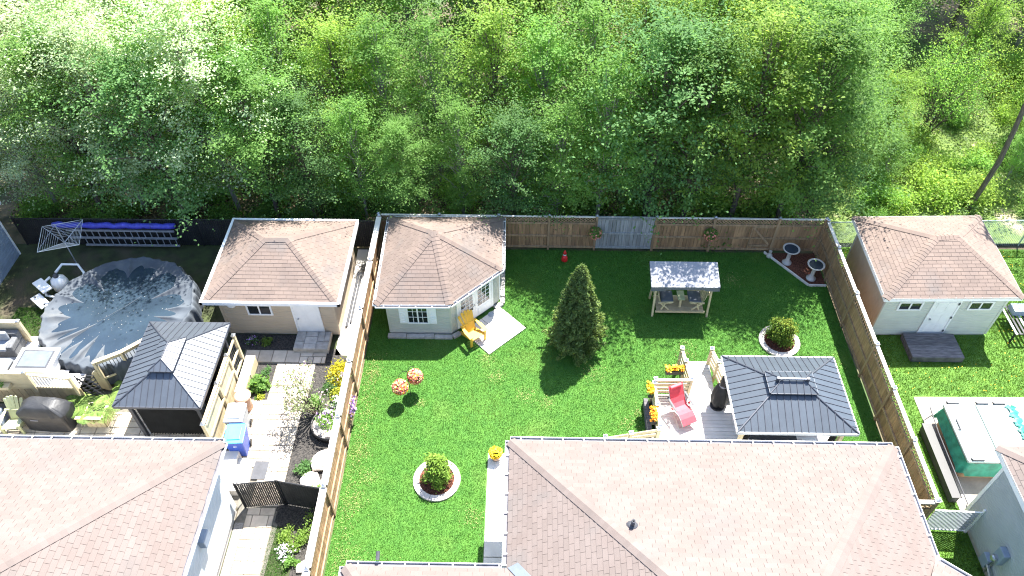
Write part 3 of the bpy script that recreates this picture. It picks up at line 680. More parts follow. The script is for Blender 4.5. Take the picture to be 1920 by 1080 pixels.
def paver_field(owner, x0, x1, y0, y1, hs=(.3,.3,.2,.4), ws=(.3,.4,.2,.3,.5), z=.0, ok=None, m='paver'):
    y = y0; r = 0
    while y < y1-.05:
        h = min(hs[r % len(hs)], y1-y)
        x = x0; k = r*2
        while x < x1-.03:
            w_ = ws[k % len(ws)]
            if x1-(x+w_) < .12: w_ = x1-x
            if ok is None or ok(x+w_/2, y+h/2): paver(owner, round(x,3), round(x+w_,3), round(y,3), round(y+h,3), z, m=m)
            x += w_; k += 1 + (r*3+k) % 3
        y += h; r += 1
gp = sheet('garden_path', [(-9.3,11.2),(-7.4,11.2),(-7.3,16.78),(-6.95,17.4),(-10,17.4),(-10,16.78),(-8.72,16.78),(-8.72,15.2),(-9.3,15.2)], .008, Z['joint'], label='pale interlocking paver path leading to the beige shed')
paver_field(gp, -9.28, -7.4, 12.6, 15.2, z=.006); paver_field(gp, -8.7, -7.32, 15.2, 16.78, z=.006); paver_field(gp, -7.95, -7.0, 16.8, 17.38, (.3,.28), (.3,.2,.45), z=.006)
for k in range(4): paver(gp, -9.95+.5*k, -9.45+.5*k, 16.82, 17.37, .006)
paver_field(gp, -8.3, -7.4, 11.25, 12.6, z=.006)
lp = sheet('garden_path', [(-8.62,6),(-7.42,6),(-7.3,11.2),(-8.62,11.2)], .008, Z['joint'], label='paver path along the white house wall below the black gate')
paver_field(lp, -8.33, -7.47, 7.4, 11.2, (.4,.25,.4), (.4,.3,.2,.5), z=.006)
pt = sheet('patio', [(-20,11.2),(-9.95,11.2),(-9.95,16.5),(-12.0,16.5),(-12.3,17.0),(-13.6,16.0),(-14.8,15.6),(-14.8,14.9),(-20,14.9)], .008, Z['joint'], label='pale paved patio round the covered barbecue and gazebo')
paver_field(pt, -17.6, -9.98, 12.0, 14.6, (.25,.25), (.5,.5), z=.006, ok=lambda x, y: True); paver_field(pt, -13.2, -9.98, 14.6, 16.45, (.25,.25), (.5,.5), z=.006, ok=lambda x, y: x > -14 + (y-14.9)*.69 + .3)
# black mulch beds of the left yard
sheet('garden_bed', [(-7.46,11.1),(-5.75,11.1),(-5.75,16.95),(-6.4,17.1),(-6.7,17.5),(-7.05,17.4),(-7.38,16.78)], .012, Z['mulch_b'], label='black mulch bed along the fence')
sheet('garden_bed', rect(-10.7,-8.2,17.4,18.12), .012, Z['mulch_b'], label='dark mulch bed at the foot of the beige shed')
sheet('garden_bed', rect(-9.65,-8.73,15.22,16.76), .012, Z['mulch_b'], label='dark mulch bed beside the wooden bench')
sheet('garden_bed', [(-6.75,6.5),(-5.75,6.5),(-5.75,11.1),(-7.42,11.1),(-7.42,10.75),(-7.0,10.4),(-6.6,9.6)], .012, Z['mulch_b'], label='black mulch bed below the black gate')
sheet('gravel_strip', rect(-8.62,-8.35,6,10.7), .016, mat('grey_gravel', (.30,.29,.28), .95, scale=40, c2=(.14,.14,.14), bump=1, bscale=50, fine=.4), label='grey gravel strip at the foot of the white house wall')
sheet('slab_walk', rect(-6.72,-5.72,17.2,22.7), .012, Z['concrete'], label='pale slab walk between beige shed and fence')
sheet('mulch_corner', [(9.9,22.8),(11.25,20.98),(11.93,20.98),(11.93,22.8)], .012, Z['mulch_r'], label='red mulch corner bed under the bird baths')
# concrete
wk = sheet('concrete_walk', rect(-1.02,.12,7.6,13.25), .01, Z['joint'], label='white concrete slab walk beside the middle house')
for k in range(8): paver(wk, -1.02, .12, 7.65+.7*k, 8.35+.7*k, .006, .03, 'concrete', 'slab')
c0 = Vector((-1.5,18.8,0)); u = Vector((1.66,1.60,0)).normalized(); n = u.cross(Vector((0,0,1)))
sp = thing('slab_landing', 'four square pale slabs forming a landing before the french doors', 'paving', (-1.15, 18.45, 0))
base = Vector((-1.98,18.17,0))
slab_me = MB().box(-.45,.45,-.36,.36,0,.05).mesh('slab', Z['concrete'])
for i in range(2):
    for j in range(2):
        p = base + u*(.47+.92*i) + n*(.12+.74*j-.02); inst('slab', slab_me, sp, Matrix.Translation((p.x,p.y,random.uniform(0,.006))) @ Matrix.Rotation(math.atan2(u.y,u.x)+random.uniform(-.01,.01), 4, 'Z'))
pad = sheet('concrete_pad', [(13.58,11.3),(22,11.3),(22,15.85),(13.58,15.73)], .02, Z['conc_old'], label='weathered concrete pad under the green covered hot tub')
# ------------------------------------------------------------------ mid yard: borders and ring beds
def ring_bed(label, c, r, mlabel):
    t = thing('tree_ring', label, 'garden edging', (*c, 0)); n = 12
    me = MB()
    a0, a1 = -math.pi/n+.012, math.pi/n-.012; ri, ro = r-.19, r; pts = []
    for a in (a0, 0, a1): pts.append((ri*math.cos(a), ri*math.sin(a)))
    for a in (a1, 0, a0): pts.append((ro*math.cos(a), ro*math.sin(a)))
    m = MB().prism(pts[::-1], 0, .075).mesh('edging_stone', Z['stone2'])
    for k in range(n): inst('edging_stone', m, t, Matrix.Translation((*c, random.uniform(-.004,.004))) @ Matrix.Rotation(2*math.pi*k/n, 4, 'Z'))
    poly = [(c[0]+(r-.19)*math.cos(2*math.pi*k/32), c[1]+(r-.19)*math.sin(2*math.pi*k/32)) for k in range(32)]
    v, f = leaf_geo(np.stack([c[0]+(r-.22)*np.sqrt(q:=rng.random(900))*np.cos(a:=rng.uniform(0,6.28,900)), c[1]+(r-.22)*np.sqrt(q)*np.sin(a), rng.uniform(.03,.06,900)], 1), .07, .5, .35)
    MB().prism(poly, 0, .03).build('mulch', Z['mulch_r'], t); np_obj('mulch_chips', v, f, Z['mulch_r'], t, rng.random(len(f)))['kind'] = 'stuff'
Z['stone2'] = mat('pale_edging', (.52,.47,.43), .9, .1, 5, objvar=.08, bump=.4, bscale=30, fine=.1)
ring_bed('pale stone ring bed in the lawn, nearer the white concrete walk', (-2.6,12.25), .75, '')
ring_bed('pale stone ring bed in the lawn, between the glider swing and blue gazebo', (9.48,18.12), .74, '')
def bushy(name, label, c, r, h, m, n, size, tip=None):
    t = thing(name, label, 'shrub', (*c, .03)); L = np.array((*c, .03)); k = 90
    uu = rng.random(k); a = rng.uniform(0, 6.28, k); env = np.sqrt(np.clip(1-(uu*1.02-.32)**2/.5, .05, 1)); rr = r*env*(.35+.6*rng.random(k))
    cc = L + np.stack([rr*np.cos(a), rr*np.sin(a), .08+uu*h], 1)
    P = clump_cloud(cc, np.full(k, r*.34), n//k, .9); P[:,2] = np.maximum(P[:,2], .05)
    foliage('crown', t, P, size, m, .35, .5, out=unit(P-L-np.array([0,0,h*.3])))
    MB().tube([L, L+np.array([0,0,h*.8])], [.035,.01], 6).build('trunk', Z['bark'], t)
    if tip is not None:
        Q = P[(P[:,2] > h*.55)]; Q = Q[rng.random(len(Q)) < .5] + np.array([0,0,.04]); foliage('new_growth', t, Q, size*.9, tip, .35, .5)
bushy('globe_shrub', 'small bright green shrub in the ring bed near the concrete walk', (-2.62,12.28), .43, 1.0, Z['cedar'], 5000, .075)
bushy('golden_shrub', 'yellow tipped round shrub in the ring bed near the gazebo', (9.5,18.2), .5, .85, Z['cedar'], 5000, .07, Z['cedar_y'])
# spruce
sp_ = thing('spruce_tree', 'cone shaped dark green spruce standing alone on the lawn', 'tree', (1.97,17.75,0)); L = np.array((1.97,17.75,0.)); pts = []; drs = []; mb = MB(); SH = 4.25
nb_ = 620
for i in range(nb_):
    t_ = (i+.5)/nb_; z = .12 + (SH-.3)*(t_**.9); rmax = 1.22*max(.02, (1-(z/SH)))**.72*(1+.10*math.sin(3*(i*2.39996)+z*1.3)) * (1 if z > .5 else .8+.4*z); rr = rmax*random.uniform(.72, 1.05); a = i*2.39996+random.uniform(-.3,.3)
    dv = np.array([math.cos(a), math.sin(a), 0]); tip = L + dv*rr + np.array([0,0,z+.12*rr]); st_ = L + np.array([0,0,z+.05])
    if i % 2 == 0: mb.tube([st_, st_+(tip-st_)*.6-np.array([0,0,.05*rr]), tip], [.012,.008,.004], 3, False)
    nn_ = int(26 + 70*rr); q = rng.random(nn_)**.6; side = np.cross(dv, [0,0,1]); 
    P = st_ + (tip-st_)*q[:,None] + side*(rng.normal(size=(nn_,1))*.085*(1.25-q[:,None])*(.5+rr)) + np.array([0,0,1])*rng.normal(size=(nn_,1))*.035
    pts.append(P); drs.append(np.repeat((dv*.9+np.array([0,0,.45]))[None], nn_, 0))
for k in range(160):
    z = SH-.45+.45*random.random(); pts.append(L + np.array([[random.gauss(0,.03)*(1+(SH-z)*2), random.gauss(0,.03)*(1+(SH-z)*2), z]])); drs.append(np.array([[0,0,1.]]))
P = np.concatenate(pts); D = np.concatenate(drs); D = D + rng.normal(size=D.shape)*.25
foliage('crown', sp_, P, .13, Z['needle'], .15, .24, dirs=D); mb.build('branches', Z['bark'], sp_)
MB().tube([L, L+np.array([0,0,SH*.95])], [.09,.012], 8).build('trunk', Z['bark'], sp_)

# ------------------------------------------------------------------ furniture builders
def adirondack(name, label, m, loc, rz, slats=True):
    t = thing(name, label, 'chair')
    for sx in (-1, 1):
        MB().beam((sx*.30,-.28,0),(sx*.30,-.28,.52), .09,.05).build('leg', m, t); MB().beam((sx*.26,-.3,.36),(sx*.24,.5,.02), .04,.12).build('leg', m, t)
        a = MB(); a.prism([(sx*.24,-.36),(sx*.40,-.36),(sx*.40,.0),(sx*.33,.36),(sx*.27,.36)][::sx], .53,.555); a.build('arm', m, t, bevel=.008)
    for k in range(6):
        y = -.3+.085*k; z = .39-.035*k
        MB().beam((-.27,y,z),(.27,y,z), .08,.022).build('seat_slat', m, t)
    for k in range(5):
        x = (k-2)*.105; top = 1.02-.035*(k-2)**2
        MB().add([(x*.75-.043,.17,.25),(x*.75+.043,.17,.25),(x*1.25+.055,.52,top),(x*1.25,.53,top+.03),(x*1.25-.055,.52,top),(x*.75-.043,.19,.25),(x*.75+.043,.19,.25),(x*1.25+.055,.54,top),(x*1.25,.55,top+.03),(x*1.25-.055,.54,top)],
            [(0,1,2,3,4),(9,8,7,6,5),(0,5,6,1),(1,6,7,2),(2,7,8,3),(3,8,9,4),(4,9,5,0)]).build('back_slat', m, t)
    MB().beam((-.34,.33,.56),(.34,.33,.56), .06,.03).build('back_rail', m, t)
    return place(t, loc, rz)
adirondack('adirondack_chair', 'yellow adirondack chair on the slabs by the five sided shed', Z['yellow'], (-1.72,18.05,.05), R(38))
adirondack('adirondack_chair', 'pale green adirondack chair beside the covered barbecue', Z['olive'], (-16.72,13.95,.05), R(4))
dk = MB().lathe([(.13,0),(.13,.03),(.1,.035),(.1,.02)], 16, (-1.12,19.22,.05)).build('round_dish', Z['greybin']); tag(dk, 'small grey round dish on the slab by the french doors', 'dish')

# shepherd hook with two flower balls
hk = thing('shepherd_hook', 'black double shepherd hook carrying two flower balls on the lawn', 'plant hook', (-3.78,15.5,0))
hp_ = V(-3.78,15.5,0); MB().tube([hp_, hp_+V(0,0,1.42)], .012, 6).build('pole', Z['black'], hk)
for dx, dy in ((-.26,-.2),(.2,.2)):
    MB().tube([hp_+V(0,0,1.36), hp_+V(dx*.5,dy*.5,1.5), hp_+V(dx,dy,1.38), hp_+V(dx,dy,1.2)], .009, 5).build('hook_arm', Z['black'], hk)
def flower_ball(label, c, r=.26, mats=('fl_c','fl_r','fl_p','fl_y'), group=None):
    t = thing('flower_ball', label, 'hanging flowers', c, group)
    MB().lathe([(.03,-r*.6),(r*.55,-r*.3),(r*.6,.05),(.05,.1)], 12, c).build('pot', Z['leaf_d'], t)
    P, d = ball(500, c, (r*.9,r*.9,r*.85), .8); foliage('leaves', t, P, .06, Z['leaf'], .2, .6, out=d)
    for k, mm in enumerate(mats):
        P, d = ball(190 if k < 3 else 90, c, (r*1.02,r*1.02,r*.98), .93); foliage('blossom', t, P, .075, Z[mm], .1, .9, out=d*2)
flower_ball('coral flower ball on the hook, nearer the camera', (-4.04,15.28,.78)); flower_ball('coral flower ball on the hook, farther from the camera', (-3.58,15.71,.80))
def basket(label, c):
    t = thing('hanging_basket', label, 'hanging flowers', c)
    MB().lathe([(.02,-.22),(.12,-.18),(.17,-.02),(.16,0)], 12, c).build('pot', Z['terra'], t)
    P, d = ball(700, (c[0],c[1],c[2]+.02), (.28,.22,.26), .4); foliage('leaves', t, P, .08, Z['leaf'], .3, .5, out=d)
    P, d = ball(110, (c[0],c[1]-.04,c[2]), (.27,.22,.25), .85); foliage('blossom', t, P, .07, Z['fl_c'], .2, .9, out=d)
    MB().tube([(c[0],c[1]+.18,c[2]+.55),(c[0],c[1]+.02,c[2]+.6),(c[0],c[1],c[2]+.05)], .008, 4).build('bracket', Z['black'], t)
basket('hanging flower basket on the fence beside the grey section', (2.92,22.68,1.1)); basket('hanging flower basket on the fence beside the braced gate', (7.5,22.68,1.1))
# red garden ornament
gn = thing('garden_ornament', 'small red garden ornament on the shaded lawn by the rear fence', 'ornament', (1.72,22.2,0))
MB().lathe([(.09,0),(.13,.05),(.12,.2),(.07,.32)], 12, (1.72,22.2,0)).build('body', Z['redpl'], gn, True); MB().lathe([(.03,.30),(.07,.34),(.07,.40),(.04,.44)], 10, (1.72,22.2,0)).build('head', Z['white'], gn, True)
MB().lathe([(.085,.42),(.05,.5),(.01,.6)], 10, (1.72,22.2,0)).build('hat', Z['redpl'], gn, True)
# bird baths
def birdbath(label, c):
    t = thing('bird_bath', label, 'bird bath', (*c,0)); bm = Z['stone2']
    MB().lathe([(.19,0),(.19,.05),(.13,.09),(.08,.2),(.075,.45),(.11,.62),(.14,.66)], 16, (*c,0)).build('pedestal', bm, t, True)
    b = MB().lathe([(.08,.64),(.2,.69),(.32,.76),(.34,.80),(.32,.81),(.22,.76),(.0,.735)], 24, (*c,0)).build('bowl', bm, t, True)
    MB().lathe([(.27,.785),(.0,.786)], 24, (*c,0)).build('water', Z['puddle'], b)
birdbath('grey bird bath in the fence corner, nearer the rear fence', (10.68,22.25)); birdbath('pale bird bath in the fence corner, nearer the camera', (11.44,21.38))
bo = thing('edging_board', 'low wooden edging of the red mulch corner', 'garden edging', (10.5,21.8,0))
MB().beam((9.88,22.8,.05),(11.24,20.97,.05),.05,.1).build('board', Z['cap'], bo); MB().beam((11.26,20.96,.05),(11.92,20.96,.05),.05,.1).build('board', Z['cap'], bo)
tag(MB().lathe([(.12,0),(.12,.1),(.05,.2),(.07,.3)], 10, (10.05,22.6,0)).build('garden_stone', Z['stone']), 'small stone ornament at the tip of the red mulch bed', 'ornament')

# glider swing
sw = thing('glider_swing', 'wooden glider swing with grey canopy and two facing seats in tree shade', 'swing', (5.95,19.7,0)); G = Z['wood']
x0, x1, yf, yb = 4.95, 7.0, 19.3, 20.2
for x in (x0, x1):
    for y, yt in ((yf, 19.58), (yb, 19.92)): MB().beam((x,y,0),(x,yt,1.78),.07,.07).build('leg', G, sw)
    MB().beam((x,19.4,.95),(x,20.1,.95),.05,.07).build('brace', G, sw)
for y in (19.58,19.92): MB().beam((x0-.08,y,1.76),(x1+.08,y,1.76),.06,.09).build('top_rail', G, sw)
for k in range(10): MB().beam((x0+.14,19.38+k*.078,.24),(x1-.14,19.38+k*.078,.24),.068,.022).build('floor_slat', Z['skirt'], sw)
for y in (19.36,20.14): MB().beam((x0+.1,y,.2),(x1-.1,y,.2),.05,.08).build('floor_beam', G, sw)
for sgn, xs in ((1, x0+.32), (-1, x1-.32)):
    for y in (19.42,20.05):
        MB().beam((xs,y,.26),(xs+sgn*.12,y,.66),.05,.06).build('seat_support', G, sw); MB().beam((xs+sgn*.28,y,.26),(xs-sgn*.1,y,.64),.045,.055).build('seat_support', G, sw); MB().beam((xs-sgn*.16,y,.62),(xs+sgn*.4,y,.66),.05,.05).build('armrest', G, sw)
    for k in range(4): MB().beam((xs+sgn*(-.06+.12*k),19.42,.58),(xs+sgn*(-.06+.12*k),20.05,.58),.1,.02).build('seat_slat', G, sw)
    for k in range(5): MB().beam((xs-sgn*(.09+.03*k),19.42,.66+.1*k),(xs-sgn*(.09+.03*k),20.05,.66+.1*k),.02,.085).build('back_slat', G, sw)
    MB().box(min(xs-sgn*.05,xs+sgn*.42),max(xs-sgn*.05,xs+sgn*.42),19.46,20.0,.6,.68).build('cushion', Z['canvas_d'], sw, bevel=.03)
MB().box(5.85,6.12,19.5,19.98,.68,.71).build('table_top', Z['olive'], sw, bevel=.01); MB().beam((5.98,19.55,.26),(5.98,19.62,.68),.08,.06).build('table_leg', G, sw)
cn = [(4.68,19.1,1.80),(7.15,19.12,1.80),(7.18,20.2,2.02),(4.7,20.2,2.02)]
cp = MB()
for i in range(8):
    for j in range(4):
        def q(a, b):
            p = Vector(cn[0])*(1-a)*(1-b)+Vector(cn[1])*a*(1-b)+Vector(cn[2])*a*b+Vector(cn[3])*(1-a)*b; p.z -= .03*math.sin(math.pi*a)*math.sin(math.pi*b); return p
        cp.add([q(i/8,j/4), q((i+1)/8,j/4), q((i+1)/8,(j+1)/4), q(i/8,(j+1)/4)], [(0,1,2,3)])
cpo = cp.build('canopy', Z['canvas'], sw, True)
vl = MB(); prev = None
for i in range(33):
    a = i/32; p = Vector(cn[0])*(1-a)+Vector(cn[1])*a; dz = .19 if (a < .16 or a > .84) else (.11 if .27 < a < .73 else .11+.08*abs((abs(a-.5)-.23)/.11))
    cur = (p + V(0,-.012,0), p + V(0,-.02,-dz))
    if prev: vl.add([prev[0], prev[1], cur[1], cur[0]], [(0,1,2,3)])
    prev = cur
for s_ in ((0,3),(1,2)):
    a, b = Vector(cn[s_[0]]), Vector(cn[s_[1]]); vl.add([a, b, b-V(0,0,.14), a-V(0,0,.17)], [(0,1,2,3)])
vl.build('valance', Z['canvas_d'], cpo)

# ------------------------------------------------------------------ gazebos with ribbed metal roofs
def metal_plane(owner, poly, mm, rib=.215, keep_top=None):
    """standing-seam sheet: panels as separate parts, seams as a raised strip on each"""
    p = upface(poly); u = (p[1]-p[0]).normalized(); n = u.cross(p[-1]-p[0]).normalized(); t = n.cross(u)
    P2 = [((q-p[0]).dot(u), (q-p[0]).dot(t)) for q in p]; L = P2[1][0]; tm = max(q[1] for q in P2); nP = max(2, round(L/rib)); w_ = L/nP
    for k in range(nP):
        q = [(k*w_+.004,-.01),((k+1)*w_-.004,-.01),((k+1)*w_-.004,tm+.01),(k*w_+.004,tm+.01)]
        for i in range(len(P2)): q = clip(q, P2[i], P2[(i+1) % len(P2)]) if i else clip(q, (P2[0][0],-.011), (P2[1][0],-.011))
        if len(q) < 3: continue
        vs = [p[0]+u*a+t*b for a, b in q]; mb = MB().slab([v + n*.006 for v in vs], .006)
        # seam along left edge of the panel
        e = clip([(k*w_-.009,-.01),(k*w_+.009,-.01),(k*w_+.009,tm),(k*w_-.009,tm)], (0,-1), (L,-1))
        for i in range(1, len(P2)): e = clip(e, P2[i], P2[(i+1) % len(P2)]); 
        pn = mb.build('roof_panel', mm, owner)
        if len(e) >= 3 and k: MB().slab([p[0]+u*a+t*b+n*.024 for a, b in e], .018).build('seam', Z['metaltrim'], pn)
def gazebo(label, x0, x1, y0, y1, ze, tx0, tx1, ty0, ty1, zt, zr, ridge, mm, posts, zf, edge):
    g = thing('gazebo', label, 'gazebo', ((x0+x1)/2,(y0+y1)/2,zf))
    E_ = [V(x0,y0,ze),V(x1,y0,ze),V(x1,y1,ze),V(x0,y1,ze)]; m_ = .12
    T = [V(tx0+m_,ty0+m_,zt),V(tx1-m_,ty0+m_,zt),V(tx1-m_,ty1-m_,zt),V(tx0+m_,ty1-m_,zt)]
    rf = MB()
    for i in range(4): rf.slab([E_[i]-V(0,0,.02), E_[(i+1)%4]-V(0,0,.02), T[(i+1)%4]-V(0,0,.02), T[i]-V(0,0,.02)], .02)
    roof = rf.build('roof', Z['metaltrim'], g)
    for i in range(4): metal_plane(roof, [E_[i], E_[(i+1)%4], T[(i+1)%4], T[i]], mm)
    for i in range(4):
        MB().tube([E_[i]+V(0,0,.015), T[i]+V(0,0,.015)], .028, 6).build('hip_trim', Z['metaltrim'], roof)
        MB().beam(E_[i]-V(0,0,.04), E_[(i+1)%4]-V(0,0,.04), .05, .10).build('roof_edge', Z[edge], roof)
    z2 = zt+.1; U = [V(tx0,ty0,z2),V(tx1,ty0,z2),V(tx1,ty1,z2),V(tx0,ty1,z2)]; ra, rb = [V(*r, zr) for r in ridge]
    upper = MB().prism([(tx0+.14,ty0+.14),(tx1-.14,ty0+.14),(tx1-.14,ty1-.14),(tx0+.14,ty1-.14)], zt-.02, z2).build('upper_roof', Z['metaltrim'], g)
    if abs(ra.x-rb.x) > abs(ra.y-rb.y): pls = [[U[0],U[1],rb,ra],[U[1],U[2],rb],[U[2],U[3],ra,rb],[U[3],U[0],ra]]; hp2 = [(U[0],ra),(U[1],rb),(U[2],rb),(U[3],ra),(ra,rb)]
    else: pls = [[U[0],U[1],ra],[U[1],U[2],rb,ra],[U[2],U[3],rb],[U[3],U[0],ra,rb]]; hp2 = [(U[0],ra),(U[1],ra),(U[2],rb),(U[3],rb),(ra,rb)]
    for q in pls: metal_plane(upper, q, mm, .215)
    for a, b in hp2: MB().tube([a+V(0,0,.012), b+V(0,0,.012)], .02, 6).build('hip_trim', Z['metaltrim'], upper)
    for i in range(4): MB().beam(U[i]-V(0,0,.02), U[(i+1)%4]-V(0,0,.02), .03, .045).build('roof_edge', Z['metaltrim'], upper)
    ins = .28; C4 = [(x0+ins,y0+ins),(x1-ins,y0+ins),(x1-ins,y1-ins),(x0+ins,y1-ins)]
    for x, y in C4:
        MB().box(x-.055,x+.055,y-.055,y+.055,zf,ze+.05).build('post', posts, g)
    for i in range(4):
        a = V(*C4[i],ze-.1); b = V(*C4[(i+1)%4],ze-.1); MB().beam(a, b, .06, .12).build('beam', posts, g); d = (b-a).normalized()
        for p, sg in ((a,1),(b,-1)): MB().beam(p+d*sg*.05-V(0,0,.45), p+d*sg*.5-V(0,0,.02), .04, .06).build('corner_brace', posts, g)
    return g, C4
def curtain(owner, a, b, z0, z1, folds=22, m='curtain', amp=.03):
    a = V(*a,0); b = V(*b,0); d = b-a; u = d.normalized(); n = u.cross(V(0,0,1)); mb = MB(); N = folds*4; prev = None
    for i in range(N+1):
        p = a + d*(i/N) + n*amp*math.sin(i/4*2*math.pi); cur = (p+V(0,0,z0), p+V(0,0,z1))
        if prev: mb.add([prev[0],cur[0],cur[1],prev[1]], [(0,1,2,3)])
        prev = cur
    return mb.build('curtain', Z[m], owner, True)
gl, c4 = gazebo('charcoal metal roofed gazebo with black curtains on the left patio', -12.57,-9.86,13.4,16.83,2.15, -11.55,-10.78,14.27,15.65,2.72,3.02, [(-11.17,14.6),(-11.17,15.25)], Z['metalroof2'], Z['dark'], .04, 'metaltrim')
curtain(gl, (c4[0][0]+.08,c4[0][1]+.1), (c4[1][0]-.08,c4[1][1]+.1), .06, 2.02); curtain(gl, (c4[1][0]-.12,c4[1][1]+.6), (c4[2][0]-.12,c4[2][1]-.2), .06, 2.02); curtain(gl, (c4[0][0]+.12,c4[0][1]+.15), (c4[0][0]+.12,c4[0][1]+.7), .06, 2.02, 8)
curtain(gl, (c4[3][0]+.1,c4[3][1]-.1), (c4[2][0]-.1,c4[2][1]-.1), .06, 2.02)
gr, c4 = gazebo('slate blue metal roofed gazebo on the middle wooden deck', 6.5,10.1,12.72,15.6,2.3, 7.55,8.98,13.74,14.56,2.78,3.06, [(7.95,14.14),(8.6,14.14)], Z['metalroof'], Z['wood'], .4, 'paletrim')
for x, y in c4:
    sx = 1 if x < 8 else -1; curtain(gr, (x+sx*.06,y+.07 if y < 14 else y-.07), (x+sx*.3,y+.07 if y < 14 else y-.07), .45, 2.1, 4, amp=.05)
MB().tube([(7.8,14.1,3.14),(8.7,14.1,3.14)], .03, 8).build('ridge_bar', Z['steel'], gr)
for x in (7.8,8.7): MB().box(x-.04,x+.04,14.06,14.14,2.98,3.18).build('ridge_bracket', Z['metaltrim'], gr)
# ------------------------------------------------------------------ middle deck
dk = thing('wooden_deck', 'pale boarded deck with cream railings behind the middle house', 'deck', (7, 13.5, 0))
DZ = .4
def deck_boards(owner, x0, x1, y0, y1, z, m='deckwood', w_=.14, xend=None):
    y = y0
    while y < y1-.02:
        h = min(w_, y1-y); xe = xend(y+h/2) if xend else x1
        if xe > x0+.1: MB().box(x0, xe, y+.004, y+h-.004, z-.03, z+random.uniform(-.001,.001)).build('deck_board', Z[m], owner)
        y += w_
deck_boards(dk, 4.5, 10.15, 11.45, 15.42, DZ); deck_boards(dk, 5.72, 6.62, 15.42, 16.85, DZ)
for a, b in (((4.5,11.5),(4.5,15.42)),((4.5,15.42),(5.72,15.42)),((5.72,15.42),(5.72,16.85)),((5.72,16.85),(6.62,16.85)),((6.62,16.85),(6.62,15.42)),((6.62,15.42),(10.15,15.42)),((10.15,15.42),(10.15,11.5))):
    MB().beam((*a,.2),(*b,.2),.04,.34).build('skirt_board', Z['greywood'] if a[0]==4.5 and b[0]==4.5 else Z['skirt'], dk)
def slat_rail(name, label, pts, z0, h, m='wood', caps=True, nslat=4, owner=None):
    t = owner or thing(name, label, 'railing', (*pts[0], z0))
    for x, y in pts:
        p = MB().box(x-.045,x+.045,y-.045,y+.045,z0-.3,z0+h+.06).build('post', Z[m], t)
        if caps: inst('post_cap', cap_me, p, Matrix.Translation((x,y,z0+h+.06)))
    for a, b in zip(pts[:-1], pts[1:]):
        a = V(*a,0); b = V(*b,0); d = (b-a).normalized()
        for k in range(nslat):
            z = z0+.16+(h-.22)*k/(nslat-1); MB().beam(a+d*.045+V(0,0,z), b-d*.045+V(0,0,z), .03, .13).build('slat', Z[m], t)
        MB().beam(a+d*.05+V(0,0,z0+h), b-d*.05+V(0,0,z0+h), .1, .035).build('top_rail', Z[m], t)
    return t
slat_rail('deck_railing', 'cream slat railing at the back of the deck behind the red lounger', [(4.5,15.4),(5.7,15.42)], DZ, .82)
slat_rail('deck_railing', 'cream slat railing left of the narrow deck exit, with flowers', [(5.7,15.52),(5.62,16.2),(5.56,16.75)], DZ, .8)
slat_rail('deck_railing', 'cream slat railing between the deck exit and blue gazebo', [(6.58,16.75),(6.72,16.2),(6.82,15.65)], DZ, .8)
slat_rail('deck_railing', 'cream slat railing of the deck edge with two flower boxes', [(4.46,15.3),(4.46,14.45),(4.46,13.62)], DZ, .75)
slat_rail('deck_railing', 'cream slat railing behind the covered umbrella under the gazebo edge', [(6.9,15.42),(8.2,15.45),(9.6,15.45)], DZ, .72)
st = thing('deck_stairs', 'cream wooden deck stairs with sloping slat rail at the house corner', 'stairs', (4, 13.2, 0))
for k in range(4): MB().box(4.06-.4*k, 4.46-.4*k, 12.3, 13.45, .28-.085*k, .31-.085*k).build('tread', Z['deckwood'], st); MB().box(4.42-.4*k,4.455-.4*k,12.3,13.44,.0,.279-.085*k).build('riser', Z['wood'], st)
for x, zt in ((4.4,1.22),(3.55,.95),(2.75,.72)):
    p = MB().box(x-.045,x+.045,13.46,13.55,0,zt).build('post', Z['wood'], st); inst('post_cap', cap_me, p, Matrix.Translation((x,13.505,zt)))
for k in range(3): MB().beam((4.36,13.5,1.12-.24*k),(2.79,13.5,.60-.17*k),.03,.14).build('slat', Z['wood'], st)
def flower_box(label, c, along, L=.6, mats=('fl_y','fl_o')):
    t = thing('flower_box', label, 'planter', c); u = V(*along,0).normalized(); n = u.cross(V(0,0,1))
    MB().pbox(c, u, n, -L/2, L/2, 0, .17, -.09, .09).build('box', Z['dark'], t, bevel=.01); c = np.array(c)
    a = rng.uniform(-L/2, L/2, 260); P = c + a[:,None]*np.array(u)[None] + rng.normal(size=(260,1))*.05*np.array(n)[None] + np.array([0,0,.2]) + np.abs(rng.normal(size=(260,1)))*.05*np.array([0,0,1])
    foliage('leaves', t, P[:120]-np.array([0,0,.03]), .07, Z['leaf'], .4, .6); h = len(mats)
    for i, mm in enumerate(mats): 
        Q = P[120+i*140//h:120+(i+1)*140//h].copy(); Q[:,2] += .03; foliage('blossom', t, Q, .095, Z[mm], .8, .95)
flower_box('yellow flower box on the left deck railing, at its far post', (4.3,15.05,.98), (0,1), .42, ('fl_y','fl_y'))
flower_box('orange flower box on the left deck railing, nearer the stairs', (4.3,14.05,.98), (0,1), .5, ('fl_o','fl_o'))
flower_box('yellow and orange flower box outside the railing by the deck exit', (5.22,15.95,.9), (1,.05), .6)
for dx in (-.12,.1): pass
tag(MB().box(4.2,4.36,13.62,15.3,.0,.32).build('dark_bench', Z['greywood'], bevel=.01), 'dark grey low plank box along the outer deck edge', 'box')
